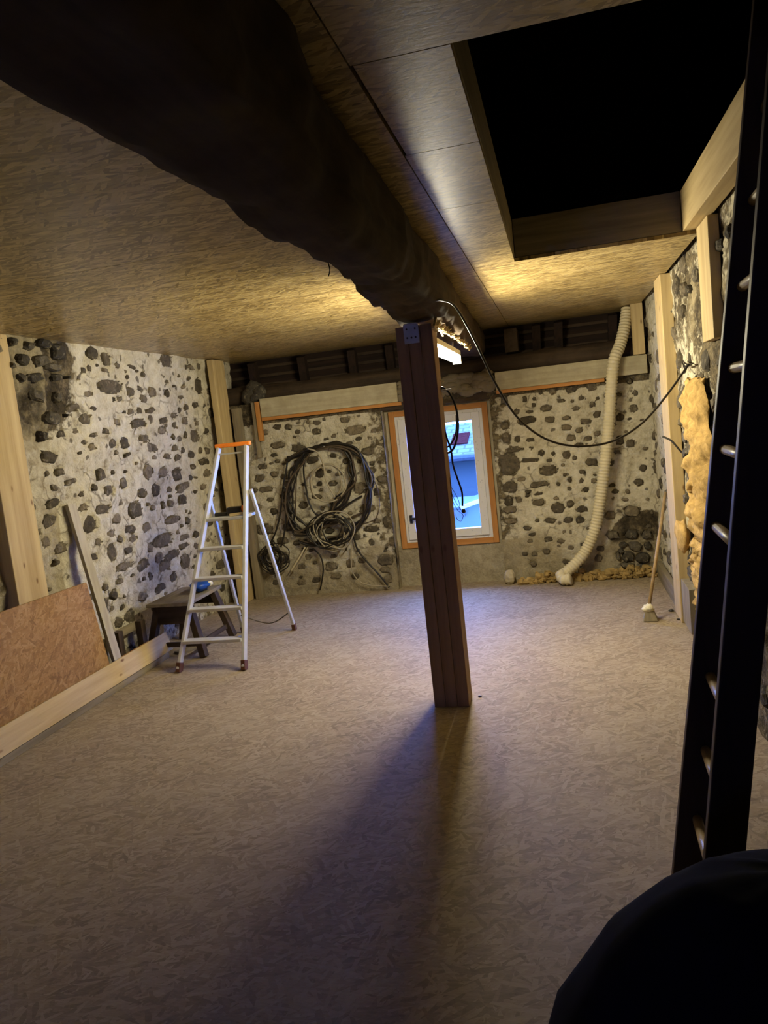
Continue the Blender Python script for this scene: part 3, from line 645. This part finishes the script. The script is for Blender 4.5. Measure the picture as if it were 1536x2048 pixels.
pl = leaning('floor_plank', (-3.055, 1.9, 0.046), (-3.055, 5.15, 0.046), (-3.095, 5.15, 0.185), (-3.095, 1.9, 0.185), 0.04 if False else 0.022, 'pine_y', 'long pale pine plank on edge along floor before the leaning sheet', 'plank')
board('floor_batten', -3.10, -3.045, 1.9, 5.10, 0, 0.044, 'grey_y', 'long grey batten lying under the pale pine plank', 'batten')
board('floor_block', -3.15, -3.105, 4.60, 5.02, 0, 0.165, 'orange_x', 'short orange timber piece between pine plank and stone wall', 'block')
p = onplane(140, 1008, LW_P+ln*.03, ln); q = Vector((-3.10, 4.55, 0.0))
tagit(build('leaning_batten', MB().obox((p+q)/2, (q-p).normalized().cross(Vector((0, -1, 0))).normalized(), Vector((0, 1, 0)), (q-p).normalized(), .013, .042, (q-p).length/2), 'pale_z', bevel=.002), 'slim whitish batten leaning on stone wall behind the board sheet', 'batten')
# low wooden frame
fr_ = thing('low_frame', 'low dark wooden frame between batten and old bench', 'frame', (-3.22, 5.0, 0))
build('rail', MB().box(-3.24, -3.215, 4.66, 5.02, .265, .325), 'grey_y', fr_, bevel=.003)
build('rail', MB().box(-3.21, -3.19, 4.66, 5.02, .03, .06), 'old_y', fr_, bevel=.003)
for y in (4.70, 5.0): build('leg', MB().box(-3.215, -3.165, y-.03, y+.03, 0, .33), 'old_z', fr_, bevel=.003)
# old bench
bench = thing('old_bench', 'old dark wooden bench behind the aluminium stepladder', 'bench', (-2.92, 5.32, 0))
build('bench_top', MB().box(-3.16, -2.80, 5.06, 5.64, .405, .432), 'grey_y', bench, bevel=.004)
build('apron', MB().box(-3.10, -2.83, 5.10, 5.125, .26, .404), 'old_x', bench, bevel=.003)
build('apron', MB().box(-3.10, -2.83, 5.57, 5.595, .30, .404), 'old_x', bench, bevel=.003)
for (x, xf) in ((-2.845, -2.735), (-3.1, -3.19)):
    for (y, yf) in ((5.14, 5.07), (5.56, 5.60)):
        p, q = Vector((x, y, .404)), Vector((xf, yf, 0.006)); build('leg', MB().bar(p, q, .05, .06, (0, 1, 0)), 'old_z', bench, bevel=.003)
build('stretcher', MB().bar((-2.77, 5.10, .1), (-2.77, 5.57, .1), .02, .035), 'old_y', bench)
build('stretcher', MB().bar((-3.14, 5.10, .1), (-2.78, 5.10, .1), .02, .035), 'old_x', bench)
tagit(build('grey_offcut', MB().bar((-3.02, 4.62+.55, .012), (-2.86, 5.5, .012), .07, .02), 'grey_y', bevel=.003), 'grey board offcut lying under the old bench', 'offcut')
# blue bag on bench
bag = thing('blue_bag', 'crumpled blue plastic bag on the old bench', 'bag', (-2.86, 5.42, .432))
build('bag_body', MB().blob((-2.875, 5.44, .484), (.075, .12, .045), 14, 8, .3, 3, 4), 'blue', bag, smooth=True)
build('white_label', MB().blob((-2.825, 5.47, .482), (.03, .04, .026), 10, 6, .2, 3, 2), 'white_plastic', bag, smooth=True)

# ------------------------------------------------------------------ aluminium stepladder
SL = thing('step_ladder', 'aluminium stepladder with orange top bar beside the bench', 'ladder', (-2.5, 5.2, 0))
fr0, fr1 = Vector((-2.269, 4.745, .02)), Vector((-2.362, 5.50, 1.55))
fl0, fl1 = Vector((-2.772, 4.74, .02)), Vector((-2.594, 5.50, 1.55))
rr0, rl0 = Vector((-2.238, 5.713, .02)), Vector((-2.692, 5.71, .02))
for p, q, nm in ((fr0, fr1, 'front_rail'), (fl0, fl1, 'front_rail')):
    r_ = build(nm, MB().bar(p, q, .024, .05, (0, 1, 0)), 'alu', SL, bevel=.004)
    build('foot', MB().bar(p-Vector((0, 0, .02)), p+(q-p)*.03, .032, .058, (0, 1, 0)), 'rubber', SL, bevel=.003)
tH = .78
hr, hl = fr0.lerp(fr1, tH), fl0.lerp(fl1, tH)
for p, q in ((rr0, hr), (rl0, hl)):
    q = q+Vector((0.03 if p.x > -2.4 else -0.03, .02, 0))
    build('rear_leg', MB().bar(p, q, .022, .034, (0, 1, 0)), 'alu', SL, bevel=.003)
    build('foot', MB().bar(p-Vector((0, 0, .02)), p+(q-p)*.03, .03, .042, (0, 1, 0)), 'rubber', SL, bevel=.003)
for k in range(4):
    t = (.2+.205*k-.02)/1.53; a, b = fl0.lerp(fl1, t), fr0.lerp(fr1, t)
    build('tread', MB().obox((a+b)/2, (b-a).normalized(), Vector((0, 1, 0)), Vector((0, 0, 1)), (b-a).length/2-.01, .042, .011), 'alu', SL, bevel=.003)
t = (1.02-.02)/1.53; a, b = fl0.lerp(fl1, t), fr0.lerp(fr1, t); c = (a+b)/2+Vector((0, .10, 0))
build('platform', MB().obox(c, (b-a).normalized(), Vector((0, 1, 0)), Vector((0, 0, 1)), (b-a).length/2-.012, .12, .012), 'alu', SL, bevel=.003)
build('top_bar', MB().bar(fl1+Vector((-.025, 0, .015)), fr1+Vector((.035, 0, .015)), .05, .032), 'orange_plastic', SL, bevel=.006)
build('brace', MB().bar(fl1+Vector((0, -.02, -.05)), fr1+Vector((0, -.02, -.05)), .015, .012), 'alu', SL)
build('retaining_strap', MB().tube(spline([rl0.lerp(hl, .12), (rl0+rr0)/2+Vector((0, .03, .04)), rr0.lerp(hr, .12)], 8), .005, 6), 'brown_sheath', SL)
# tool on the platform
pz = c.z+.012
dr = thing('cordless_tool', 'black power tool with orange tip on the stepladder platform', 'tool', (c.x+.02, c.y, pz))
build('body', MB().box(c.x-.02, c.x+.095, c.y-.03, c.y+.05, pz, pz+.062).box(c.x-.13, c.x-.02, c.y-.02, c.y+.02, pz, pz+.028), 'black', dr, bevel=.008)
build('tip', MB().blob((c.x+.115, c.y, pz+.04), (.025, .025, .03), 10, 6, .1, 2, 1), 'orange_plastic', dr, smooth=True)
tagit(build('wood_offcut', MB().bar((c.x+.03, c.y-.085, pz+.011), (c.x+.16, c.y-.075, pz+.016), .02, .02), 'pine_x', bevel=.002), 'small pale wood stick on stepladder platform', 'offcut')

# ------------------------------------------------------------------ cables on the window wall
def zp(pts, y=6.93, sc=5.12, ox=500, oy=860, jit=0.0, seed=0, yl=0.0):
    rr = random.Random(seed); out = []
    for k, (a, b) in enumerate(pts):
        out.append(onp(ox+(a+rr.uniform(-jit, jit))/sc, oy+(b+rr.uniform(-jit, jit))/sc, 1, y+yl*math.sin(k*1.7+seed)))
    return out
hank = thing('cable_hank', 'big hank of black cables hanging on the stone wall by window', 'cable', onp(660, 1090, 1, 6.95))
SA = [(380,310),(520,240),(700,180),(900,135),(1060,200),(1170,330),(1230,500),(1215,680),(1180,850),(1080,1000),(980,1080),(820,1130),(650,1170),(510,1150)]
SC_ = [(600,210),(500,330),(430,480),(400,640),(400,800),(440,960),(500,1040),(620,1030),(760,880),(920,730),(1040,560),(1050,420),(1020,250),(900,150),(740,170),(600,210)]
strands = [(SA, .011, 5), (SC_, .012, 6), ([(380,310),(370,450),(340,560),(320,760),(300,900),(260,1050),(215,1150)], .010, 4), ([(640,200),(560,330),(550,460),(580,600),(600,720),(650,840),(740,870),(880,780)], .009, 5), ([(480,440),(470,700),(480,900),(580,970),(640,1010)], .007, 5), ([(400,640),(370,850),(350,1050),(320,1200)], .010, 5), ([(340,560),(380,680),(420,820),(520,920),(600,1000),(640,1030)], .009, 6), ([(1150,680),(1040,740),(920,830),(800,960),(680,1000)], .009, 6), ([(1190,820),(1020,900),(860,960),(680,1000)], .009, 7)]
for k in range(7):
    o_ = [(a+random.uniform(-45, 38)*(1 if 2 < i < 12 else .5), b+random.uniform(-22, 22)) for i, (a, b) in enumerate(SA)]; strands.append((o_, random.uniform(.008, .012), 4+k))
for k in range(5):
    o_ = [(a+random.uniform(-55, 55), b+random.uniform(-30, 30)) for (a, b) in SC_]; strands.append((o_, random.uniform(.008, .011), 5+k))
for k, (pts, r, j) in enumerate(strands):
    y0 = 6.955-0.009*(k % 7)
    build('cable', MB().tube(spline(zp(pts, y0, jit=j, seed=k, yl=.006), 7), r, 6), 'black' if k % 4 else 'brown_sheath', hank, smooth=True)
for px in ((780, 175), (1190, 600)):
    p = onp(500+px[0]/5.12, 860+px[1]/5.12, 1, 6.95); build('nail', MB().tube([p+Vector((0, .04, 0)), p+Vector((0, -.07, .01))], .005, 6), 'galv', hank)
def ring(cx, cy_, rx, ry, n, jit, seed, a0=0.0, turns=1.0):
    rr = random.Random(seed); return [(cx+(rx+rr.uniform(-jit, jit))*math.cos(a0+2*math.pi*turns*i/n), cy_+(ry+rr.uniform(-jit, jit))*math.sin(a0+2*math.pi*turns*i/n)) for i in range(n+1)]
coil = thing('conduit_coil', 'pale grey conduit coil hanging inside the black cable hank', 'conduit', onp(650, 1005, 1, 6.9))
for k in range(2): build('conduit_loop', MB().tube(spline(zp(ring(775+k*25, 540+k*10, 160+k*20, 190, 12, 6, k, 1.0, .96), 6.88-.014*k), 6), .0085, 6), 'grey_sheath', coil, smooth=True)
build('conduit_end', MB().tube(spline(zp([(590,190),(690,230),(750,350),(780,520),(870,690)], 6.845), 7), .0085, 6), 'grey_sheath', coil, smooth=True)
cc = thing('cable_coil', 'round coil of thin black cable below the big hank', 'cable', onp(665, 1100, 1, 6.9))
for k in range(13): build('cable_loop', MB().tube(spline(zp(ring(835+random.uniform(-35, 35), 1025+random.uniform(-30, 30), 120+random.uniform(0, 95), 120+random.uniform(0, 80), 9, 26, 40+k, k*.7, .95), 6.875-.006*(k % 4)), 5), .007, 5), 'black' if k % 3 else 'grey_sheath', cc, smooth=True)
cc = thing('cable_coil', 'tangled coil of black cable low in the corner behind the stepladder', 'cable', onp(545, 1165, 1, 6.9))
for k in range(12): build('cable_loop', MB().tube(spline(zp(ring(235+random.uniform(-20, 20), 1320+random.uniform(-20, 20), 55+random.uniform(0, 110), 60+random.uniform(0, 105), 10, 20, 60+k, k*.9, .95), 6.93-.012*(k % 6)), 5), .006, 5), 'black' if k % 4 else 'brown_sheath', cc, smooth=True)
loose = [([(1060,1080),(1100,1220),(1200,1350),(1320,1480),(1425,1612)], .010, 'black', 'thick black cable running from the hank down to floor by niche'), ([(1040,1180),(1040,1400),(1090,1520),(1200,1585),(1420,1600)], .006, 'grey_sheath', 'thin grey cable drooping from the hank to the floor'), ([(640,1210),(720,1290),(750,1420),(730,1580),(715,1640)], .008, 'black', 'black cable end hanging below the hank to the floor'), ([(1240,470),(1290,560),(1320,680),(1320,820),(1270,920),(1130,970)], .005, 'brown_sheath', 'thin brown cable looping out beside the hank towards the window'), ([(590,1200),(520,1330),(440,1450)], .008, 'grey_sheath', 'pale cable pair end sloping beside the corner coil'), ([(565,1200),(490,1330),(420,1440)], .008, 'duct', 'cream cable end sloping beside the corner coil')]
for k, (pts, r, m, l) in enumerate(loose):
    tagit(build('loose_cable', MB().tube(spline(zp(pts, 6.94-.006*k), 8), r, 6), m, smooth=True), l, 'cable')

# cable swag from beam to right wall
pts = []
for (px, py, Y) in ((866, 602, 3.66), (885, 600, 3.70), (912, 615, 3.80), (950, 682, 3.95), (990, 765, 4.1), (1035, 835, 4.25), (1090, 877, 4.4), (1150, 892, 4.5), (1220, 884, 4.58), (1280, 850, 4.62), (1330, 795, 4.65), (1378, 728, 4.66)):
    pts.append(onp(px, py, 1, Y))
tagit(build('swag_cable', MB().tube(spline(pts, 8), .0065, 7), 'black', smooth=True), 'black cable swagged from beam across to the stone wall', 'cable')
wb = thing('wire_tangle', 'small tangle of bare wires on wall where swag cable ends', 'wire', (0.76, 4.66, 1.70))
for k in range(4):
    rr = random.Random(90+k); b0 = Vector((.765, 4.66, 1.745))
    build('wire', MB().tube(spline([b0+Vector((0, rr.uniform(-.02, .02), 0)), b0+Vector((-.01, .05+rr.uniform(0, .1), rr.uniform(-.06, .03))), b0+Vector((-.015, .14+rr.uniform(0, .1), rr.uniform(-.05, .02))), b0+Vector((0, .22+rr.uniform(0, .12), rr.uniform(-.02, .06)))], 6), .0045, 5), 'black', wb, smooth=True)
p0 = onp(1325, 873, 1, 5.36); p1 = onp(1362, 903, 1, 5.30)
tagit(build('cable_stub', MB().tube(spline([p0, (p0+p1)/2+Vector((0, 0, .02)), p1, p1+Vector((.05, 0, -.05))], 6), .007, 6), 'black', smooth=True), 'short black cable crossing the tall stud by yellow insulation', 'cable')

# loops and plug hanging from the post side
hg = thing('hanging_cord', 'looped black cord with bare end hanging on the side of the post', 'cord', (-0.58, 4.16, 1.0))
def pp(l, Y=4.10): return [onp(x, y, 1, Y) for x, y in l]
build('cord_loop', MB().tube(spline(pp([(881,790),(878,840),(880,880),(893,905),(908,895),(916,860),(913,820),(900,788),(884,775),(881,790)]), 6), .006, 6), 'black', hg, smooth=True)
build('cord_loop', MB().tube(spline(pp([(879,800),(878,850),(888,890),(900,890),(912,865),(913,830)], 4.115), 6), .005, 6), 'black', hg, smooth=True)
build('cord', MB().tube(spline(pp([(878,778),(884,830),(892,870),(902,900),(906,930),(916,960),(924,985),(925,1012)], 4.11), 7), .0055, 6), 'black', hg, smooth=True)
pg = pp([(927, 1022)])[0]; build('plug', MB().blob(pg, (.012, .012, .013), 8, 6, .1), 'black', hg, smooth=True)
for l in ([(900,955),(903,985),(912,1005),(922,1020)], [(900,960),(905,1000),(915,1020),(926,1030),(922,1042),(914,1038),(912,1028)], [(903,975),(916,998),(920,1015)]):
    build('bare_wire', MB().tube(spline(pp(l, 4.10), 6), .0017, 5), 'brown_sheath', hg)
build('hook', MB().tube(spline(pp([(874,752),(880,760),(888,764)], 4.10), 4), .004, 6), 'white_plastic', hg)
build('hook', MB().tube([(-.60, 4.09, 1.74), (-.545, 4.10, 1.745)], .005, 6), 'galv', hg)

# ------------------------------------------------------------------ flexible duct
dp = [(1254, 618), (1250, 650), (1240, 690), (1228, 722), (1222, 780), (1217, 850), (1209, 930), (1200, 1000), (1190, 1055), (1172, 1100), (1150, 1128), (1130, 1146), (1122, 1150), (1128, 1160), (1142, 1158)]
dY = [7.05, 7.0, 6.94, 6.88, 6.87, 6.86, 6.86, 6.86, 6.86, 6.86, 6.84, 6.82, 6.80, 6.76, 6.74]
raw = spline([onp(x, y, 1, Y) for (x, y), Y in zip(dp, dY)], 14)
# resample evenly, ribbed
acc = [0.0]
for a, b in zip(raw[:-1], raw[1:]): acc.append(acc[-1]+(b-a).length)
L = acc[-1]; N = int(L/0.007); P_, R_ = [], []
for i in range(N+1):
    s = L*i/N; k = min(len(raw)-2, max(0, int(np.searchsorted(acc, s))-1)); t = (s-acc[k])/max(1e-6, acc[k+1]-acc[k])
    P_.append(raw[k].lerp(raw[k+1], t)); R_.append((0.047 if s > .4 else .047)+(.0045 if i % 4 < 2 else -.002))
zmin = min(p.z-r for p, r in zip(P_, R_))
P_ = [p+Vector((0, 0, max(0, .056-p.z))) for p in P_]
tagit(build('flexible_duct', MB().tube(P_, R_, 14), 'duct', smooth=True), 'long cream corrugated flexible duct hanging on window wall to floor', 'duct')
# foam crumbs along the foot of the wall
mb = MB(); rr = random.Random(4)
for i in range(420):
    x = rr.uniform(-.47, .74); r = rr.uniform(.008, .032)
    mb.blob((x, FY-.05-rr.uniform(0, .06), r*.8+rr.uniform(0, .08)*(x > -.3)*rr.random()), (r*rr.uniform(.8, 1.5), r, r*rr.uniform(.7, 1.2)), 6, 4, .6, 3, i)
tagit(build('foam_crumbs', mb, 'foam'), 'crumbled yellow insulation foam along foot of the window wall', 'foam', kind='stuff')
tagit(build('plaster_chunk', MB().blob((-.55, 6.93, .07), (.055, .045, .07), 8, 6, .12, 2, 3), 'plaster'), 'small squarish plaster chunk on floor under the window corner', 'rubble')

# ------------------------------------------------------------------ right wall timbers, insulation
board('wall_stud', 0.725, 0.80, 5.44, 5.76, 0, CZ-.002, 'pine_z', 'tall pale stud on the rubble wall beside yellow insulation', 'stud', bevel=.005)
tagit(build('baseboard_right', MB().box(.745, .785, 5.77, 6.93, 0, .135), 'grey_y', bevel=.003), 'grey sole plank along the rubble wall foot', 'baseboard', kind='structure')
board('sole_block', .735, .80, 5.10, 5.43, .02, .32, 'grey_z', 'low grey board on rubble wall between tall stud and dark ladder', 'board')
def wool(name, y0, y1, z0, z1, x, th, seed, label, taper):
    mb = MB(); ny, nz = 16, 40
    for side in (0, 1):
        for j in range(nz+1):
            for i in range(ny+1):
                u, w = i/ny, j/nz; yc = y0+(y1-y0)*u+taper*math.sin(w*7+seed)*.05; z = z0+(z1-z0)*w+.03*noise.noise(Vector((u*4, seed, w)))
                e = min(1, 4*u*(1-u)*1.6)*min(1, 10*w*(1-w)+.3)
                d = (th*e*(1+.5*noise.noise(Vector((u*4, w*9, seed))))+.035*noise.noise(Vector((u*8, w*22, seed)))) if side else 0
                mb.v.append(Vector((x-max(0, d), yc+.09*noise.noise(Vector((w*9, u*2, seed+5)))+.03*noise.noise(Vector((w*40, u*3, seed+7))), z)))
    o = (ny+1)*(nz+1)
    for j in range(nz):
        for i in range(ny):
            a = j*(ny+1)+i; mb.f.append((a, a+1, a+ny+2, a+ny+1)); mb.f.append((o+a, o+a+ny+1, o+a+ny+2, o+a+1))
    for j in range(nz):
        for i in (0, ny):
            a = j*(ny+1)+i; mb.f.append((a, a+ny+1, o+a+ny+1, o+a))
    for i in range(ny):
        for j in (0, nz):
            a = j*(ny+1)+i; mb.f.append((a, o+a, o+a+1, a+1))
    return tagit(build(name, mb, 'wool', smooth=True), label, 'insulation')
wool('insulation_strip', 4.28, 4.86, .72, 1.66, .772, .055, 1, 'ragged yellow insulation strip bulging from the rubble wall by stud', 1)
wool('insulation_strip', 4.55, 4.98, .12, .70, .772, .03, 3, 'lower scrap of yellow insulation on the rubble wall below the strip', 1)
tagit(build('insulation_flap', MB().blob((.72, 5.12, .68), (.04, .17, .10), 12, 8, .25, 3, 6), 'wool', smooth=True), 'curled flap of yellow insulation over the tall stud', 'insulation')

# broom leaning in the corner
bm_ = thing('broom', 'long handled mop leaning on the rubble wall near the duct', 'broom', (.52, 5.55, 0))
top = onp(1331, 985, 0, .735); hd = Vector((.525, 5.56, .09))
build('handle', MB().tube([hd, hd.lerp(top, .5), top], .0125, 8), 'brown_handle', bm_, smooth=True)
build('mop_head', MB().blob((.52, 5.55, .085), (.042, .045, .035), 12, 8, .25, 4, 2), 'mop', bm_, smooth=True)
build('bristles', MB().add([(.475, 5.50, .002), (.575, 5.50, .002), (.585, 5.60, .002), (.485, 5.60, .002), (.492, 5.52, .07), (.555, 5.52, .07), (.56, 5.585, .07), (.495, 5.585, .07)], [(0, 3, 2, 1), (4, 5, 6, 7), (0, 1, 5, 4), (1, 2, 6, 5), (2, 3, 7, 6), (3, 0, 4, 7)]), 'grey_z', bm_, bevel=.004)

# ------------------------------------------------------------------ dark wooden ladder to the hatch
LD = thing('wooden_ladder', 'dark wooden ladder rising to the hatch beside the stone wall', 'ladder', (0.3, 2.2, 0))
YF, YN, WD = 2.42, 2.02, 0.100
def lx(z, far):     # left (outer) edge of the stiles
    return (0.235+(z-.0)*0.1425) if far else (0.241+z*0.126)
def stile(Y, far):
    mb = MB(); z0, z1 = 0.0, 3.05
    v = []
    for z in (z0, z1):
        x = lx(z, far)
        v += [(x, Y-.016, z), (x+WD, Y-.016, z), (x+WD, Y+.016, z), (x, Y+.016, z)]
    return mb.add(v, [(0, 3, 2, 1), (4, 5, 6, 7), (0, 1, 5, 4), (1, 2, 6, 5), (2, 3, 7, 6), (3, 0, 4, 7)])
build('stile', stile(YF, True), 'ladder', LD, bevel=.004)
build('stile', stile(YN, False), 'ladder', LD, bevel=.004)
for (px, py) in ((1521.6, 217), (1498, 402), (1476, 574), (1458, 737), (1441, 899), (1424, 1053), (1413, 1353), (1403, 1500), (1387, 1638)):
    p = onp(px, py, 1, YF-.016); q = Vector((p.x-.012, YN+.01, p.z))
    build('rung', MB().tube([p+Vector((.012, .016, 0)), q+Vector((.012, 0, 0))], .0155, 10), 'rung', LD, smooth=True)

# ------------------------------------------------------------------ unidentified black shape in the foreground, built as draped cloth
prf = [(r_*1.13, z_*.92) for r_, z_ in [(0, .808), (.09, .804), (.165, .785), (.225, .735), (.30, .645), (.39, .46), (.45, .2), (.475, .003)]]
mb = MB(); SEG = 48; rings = []
for k in range(29):
    t = k/28*(len(prf)-1); i = min(len(prf)-2, int(t)); f_ = t-i
    r = prf[i][0]*(1-f_)+prf[i+1][0]*f_; z = prf[i][1]*(1-f_)+prf[i+1][1]*f_
    for j in range(SEG):
        th = 2*math.pi*j/SEG; fold = 1+(.035*math.sin(th*9+z*3)*(1-z/.81))*(1 if r > .1 else 0)
        mb.v.append(Vector((.365+r*fold*math.cos(th)*(1.06 if math.cos(th) < 0 else .78), 1.36+r*fold*.55*math.sin(th), max(.003, z+.006*noise.noise(Vector((math.cos(th)*3, math.sin(th)*3, z*6)))))))
for k in range(28):
    for j in range(SEG):
        a = k*SEG+j; b = k*SEG+(j+1) % SEG; mb.f.append((a, a+SEG, b+SEG, b))
tagit(build('black_shape', mb, 'cloth', smooth=True), 'unidentified black rounded shape built as draped cloth at the foot of dark ladder', 'cloth')

# small debris on the floor
for k, (px, py, r, l) in enumerate(((960, 1393, .009, 'tiny dark wood chip on floor beside the post foot'), (1343, 1222, .016, 'flat dark chip on floor by the sole plank'), (1357, 1239, .010, 'small dark pebble on the floor by the tall stud'))):
    p = onp(px, py, 2, 0.004); tagit(build('floor_chip', MB().blob(p+Vector((0, 0, r*.25)), (r*1.3, r, r*.5), 8, 5, .25, 3, k), 'black'), l, 'chip')

# ------------------------------------------------------------------ neighbouring house outside the window
H = thing('neighbour_house', 'neighbouring house with tiled roof seen through the window', 'house', (-2.0, 16, -6))
build('house_wall', MB().box(-8, 4, 14.2, 20, -6, .95), 'house_wall', H)
def slope(name, p0, p1, p2, p3, th, mat, par):
    p = [Vector(a) for a in (p0, p1, p2, p3)]; n = (p[1]-p[0]).cross(p[3]-p[0]).normalized()*th
    return build(name, MB().add(p+[a-n for a in p], [(0, 1, 2, 3), (7, 6, 5, 4), (0, 4, 5, 1), (1, 5, 6, 2), (2, 6, 7, 3), (3, 7, 4, 0)]), mat, par)
rf = slope('house_roof', (-8.3, 13.9, .86), (4.3, 13.9, .86), (4.3, 15.8, 1.43), (-8.3, 15.8, 1.43), .08, 'tiles', H)
slope('house_roof', (4.3, 17.7, .86), (-8.3, 17.7, .86), (-8.3, 15.8, 1.43), (4.3, 15.8, 1.43), .08, 'tiles', H)
slope('roof_window', (-2.05, 14.5, 1.07), (-1.72, 14.5, 1.07), (-1.72, 15.1, 1.25), (-2.05, 15.1, 1.25), .03, 'skylight', H)
build('gutter', MB().tube([(-8.3, 13.86, .82), (4.3, 13.86, .82)], .07, 8), 'house_dark', H)
G = thing('garden_shed', 'low pale outbuilding with sloping verge before the neighbouring house', 'shed', (-1.2, 12, -6))
build('shed_wall', MB().add([(-6, 11.5, -6), (0.5, 11.5, -6), (0.5, 11.5, .75), (-1.5, 11.5, .2), (-6, 11.5, .2), (-6, 13, -6), (.5, 13, -6), (.5, 13, .75), (-1.5, 13, .2), (-6, 13, .2)], [(0, 1, 2, 3, 4), (9, 8, 7, 6, 5), (0, 5, 6, 1), (1, 6, 7, 2), (2, 7, 8, 3), (3, 8, 9, 4), (4, 9, 5, 0)]), 'house_wall', G)
build('verge', MB().bar((-1.55, 11.45, .2), (.55, 11.45, .78), .06, .06, (0, 1, 0)), 'grey_x', G)
build('band', MB().box(-6, -1.5, 11.44, 11.5, .06, .16), 'house_dark', G)
tagit(build('ground', MB().box(-14, 10, 8.2, 30, -6.2, -6.0), 'house_dark'), 'street ground far below the window', 'ground', kind='structure')

for o in bpy.data.objects:
    if '_w' in o: del o['_w']
